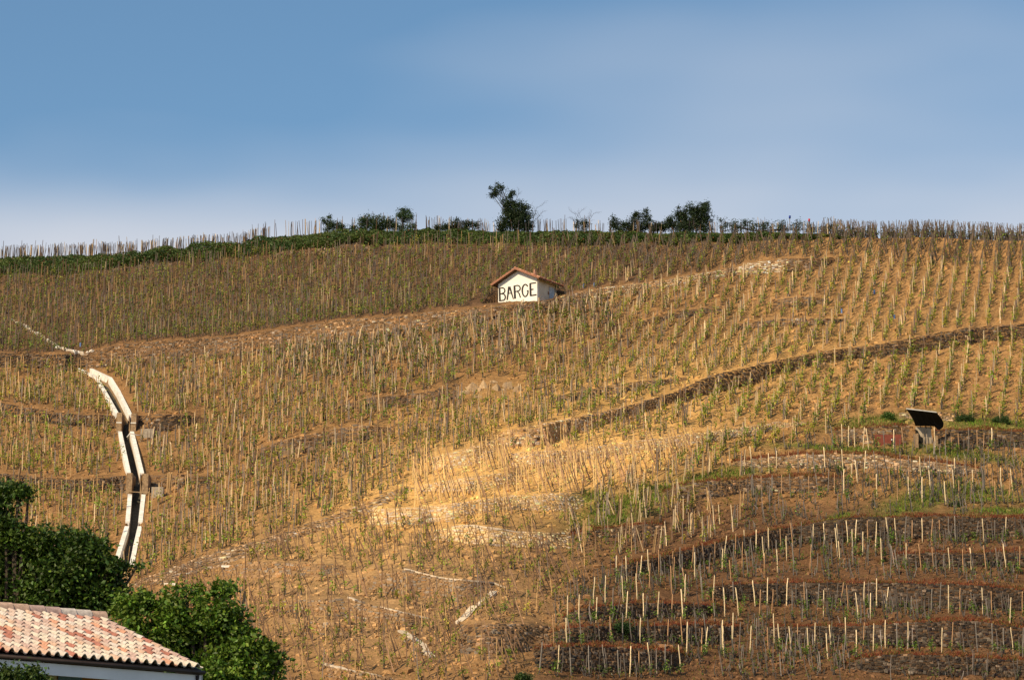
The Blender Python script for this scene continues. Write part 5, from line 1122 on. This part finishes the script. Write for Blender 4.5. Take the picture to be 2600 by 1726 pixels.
mb = MB(); e0_ = A - bk * 0.05 + [0, 0, -0.085]; mb.tube([e0_ - al * 0.05, e0_ + al * LEN], 0.042, 8); mb.part('gutter', M_GUT, roofh, True)
mb = MB(); e1_ = A - bk * 0.03 + al * 0.12; mb.tube([e1_ + [0, 0, -0.15], e1_ + [0, 0, -0.6], e1_ + bk * 0.4 + [0, 0, -0.95], [*(e1_ + bk * 0.4)[:2], gz]], 0.045, 8); mb.part('downpipe', M_GUT, roofh, True)
mb = MB(); mb.box(A - al * 0.03 + [0, 0, -0.36], sl, al * 0.03, (0, 0, 0.3)); mb.part('verge_board', M_FASCIA, roofh)
m, n, l, b = newmat('roof_tile_mix')
oi = N(n, 'ShaderNodeObjectInfo'); rp_ = N(n, 'ShaderNodeValToRGB'); rp_.color_ramp.interpolation = 'CONSTANT'
cols_ = [(0.0, (0.528, 0.4, 0.336)), (0.17, (0.592, 0.512, 0.448)), (0.34, (0.544, 0.368, 0.272)), (0.48, (0.48, 0.336, 0.288)), (0.60, (0.608, 0.528, 0.432)), (0.80, (0.42, 0.175, 0.13)), (0.88, (0.55, 0.29, 0.19)), (0.94, (0.36, 0.15, 0.11))]
er = rp_.color_ramp.elements
er[0].position = 0; er[0].color = (*cols_[0][1], 1); er[1].position = cols_[1][0]; er[1].color = (*cols_[1][1], 1)
for pos_, c in cols_[2:]:
    e = er.new(pos_); e.color = (*c, 1)
l.new(oi.outputs['Random'], rp_.inputs[0])
tcn = N(n, 'ShaderNodeTexCoord'); no = N(n, 'ShaderNodeTexNoise'); no.inputs['Scale'].default_value = 14; no.inputs['Detail'].default_value = 5; ge = N(n, 'ShaderNodeNewGeometry'); l.new(ge.outputs['Position'], no.inputs['Vector'])
mr = N(n, 'ShaderNodeMapRange'); l.new(no.outputs['Fac'], mr.inputs[0]); mr.inputs[1].default_value = .3; mr.inputs[2].default_value = .7; mr.inputs[3].default_value = .65; mr.inputs[4].default_value = 1.15
mu = N(n, 'ShaderNodeMix', data_type='RGBA', blend_type='MULTIPLY'); mu.inputs['Factor'].default_value = 1; l.new(rp_.outputs[0], mu.inputs[6]); l.new(mr.outputs[0], mu.inputs[7]); l.new(mu.outputs[2], b.inputs['Base Color']); b.inputs['Roughness'].default_value = 0.85; b.inputs['Specular IOR Level'].default_value = 0.15
M_TILE = m
NC, NRW = 27, 11
wc, rl = LEN / NC, SLEN / NRW
prof = [(x, -0.018 * math.sin(math.pi * min(x / 0.4, 1)) if x < 0.4 else 0.075 * math.sin(math.pi * (x - 0.4) / 0.6) ** 0.8) for x in np.linspace(0, 1.04, 12).clip(0, 1)]
Vt = []
for (y, dz) in ((-0.05, 0.034), (rl + 0.02, 0.0)):
    for x, z in prof: Vt.append((x * wc * 1.02, y, z + dz))
for x, z in prof: Vt.append((x * wc * 1.02, -0.05, z + 0.034 - 0.022))
for x, z in prof: Vt.append((x * wc * 1.02, rl * 0.4, z + 0.012 - 0.018))
k = 12; Qt = [[j, j + 1, k + j + 1, k + j] for j in range(k - 1)] + [[2 * k + j + 1, 2 * k + j, 3 * k + j, 3 * k + j + 1] for j in range(k - 1)] + [[2 * k + j, 2 * k + j + 1, j + 1, j] for j in range(k - 1)]
tile_me = mesh_np('tile', np.array(Vt), [np.array(Qt)], M_TILE)
from mathutils import Matrix
Rm = Matrix(np.stack([al, slu, nrm], 1).tolist()).to_4x4()
ro = np.array(house.location)
for r in range(NRW):
    for c in range(NC):
        p = A + al * (c * wc) + slu * (r * rl) - ro + nrm * 0.02; t = link('tile', tile_me, roofh)
        t.matrix_local = Matrix.Translation(p.tolist()) @ Rm @ Matrix.Rotation(random.gauss(0, 0.012), 4, 'Z') @ Matrix.Rotation(random.gauss(0, 0.008), 4, 'X')
th_ = np.linspace(0, math.pi, 9); rv = []
for x, s in ((0, 1.0), (0.44, 0.88)):
    rv += [(x, 0.15 * s * math.cos(t), 0.17 * s * math.sin(t)) for t in th_]
rid = mesh_np('ridge_tile', np.array(rv), [np.array([[j, 9 + j, 9 + j + 1, j + 1] for j in range(8)])], M_TILE, smooth=True)
Rr = Matrix(np.stack([al, bk, [0, 0, 1]], 1).tolist()).to_4x4()
for i in range(int(LEN / 0.4)):
    t = link('ridge_tile', rid, roofh); t.matrix_local = Matrix.Translation((A + sl + al * i * 0.4 + [0, 0, 0.035] - ro).tolist()) @ Rr

# trees behind the house
T1 = [(10,1238,22),(45,1248,20),(72,1252,12),(-30,1265,45),(-40,1330,60),(15,1345,35),(60,1365,42),(110,1378,42),(160,1390,48),(205,1380,38),(-60,1420,80),(20,1430,75),(100,1450,75),(180,1450,70),(238,1430,46),(262,1385,18),(252,1362,11),(276,1352,8),(285,1440,30),(295,1480,34),(0,1530,80),(100,1530,80),(200,1530,75),(268,1520,50),(312,1462,10),(322,1438,9),(348,1436,7),(30,1290,16)]
T2 = [(322,1540,40),(370,1522,32),(330,1600,55),(420,1540,36),(470,1502,26),(500,1510,28),(545,1500,22),(585,1508,26),(622,1500,18),(440,1590,60),(520,1570,46),(580,1560,42),(600,1610,46),(520,1640,60),(590,1670,55),(640,1650,38),(672,1672,28),(688,1640,16),(712,1668,12),(650,1602,11),(400,1660,75),(480,1710,75),(570,1730,65),(640,1715,45),(692,1705,22),(340,1670,55),(540,1780,90),(430,1790,90),(640,1780,60)]
for (nm, bl, Y, n_, col, seed, lab) in (('tree', T1, 74.0, 36000, (0.050, 0.092, 0.011), 31, 'large dark leafy tree behind the house at left edge'), ('tree', T2, 71.0, 32000, (0.090, 0.155, 0.015), 32, 'green leafy tree rising behind the right end of the house roof')):
    bx = unproj(np.mean([b[0] for b in bl]), 1700, Y); zb = ground_z(bx[0], Y); base = np.array([bx[0], Y, zb])
    plant(nm, lab, 'tree', bl, Y, n_, 0.112, col, base=base, seed=seed, trunk_r=0.2, depth=1.0, group='leafy trees behind the house')
sbp = unproj(50, 1726, 52.0); sbp[2] = ground_z(sbp[0], 52.0)
plant('shrub', 'green shrub tips in front of the house window', 'shrub', [(14,1722,20),(10,1706,8),(85,1722,16),(88,1708,7),(50,1745,40),(100,1740,25)], 52.0, 5000, 0.07, (0.05, 0.085, 0.015), base=sbp, seed=40, trunk_r=0.05)
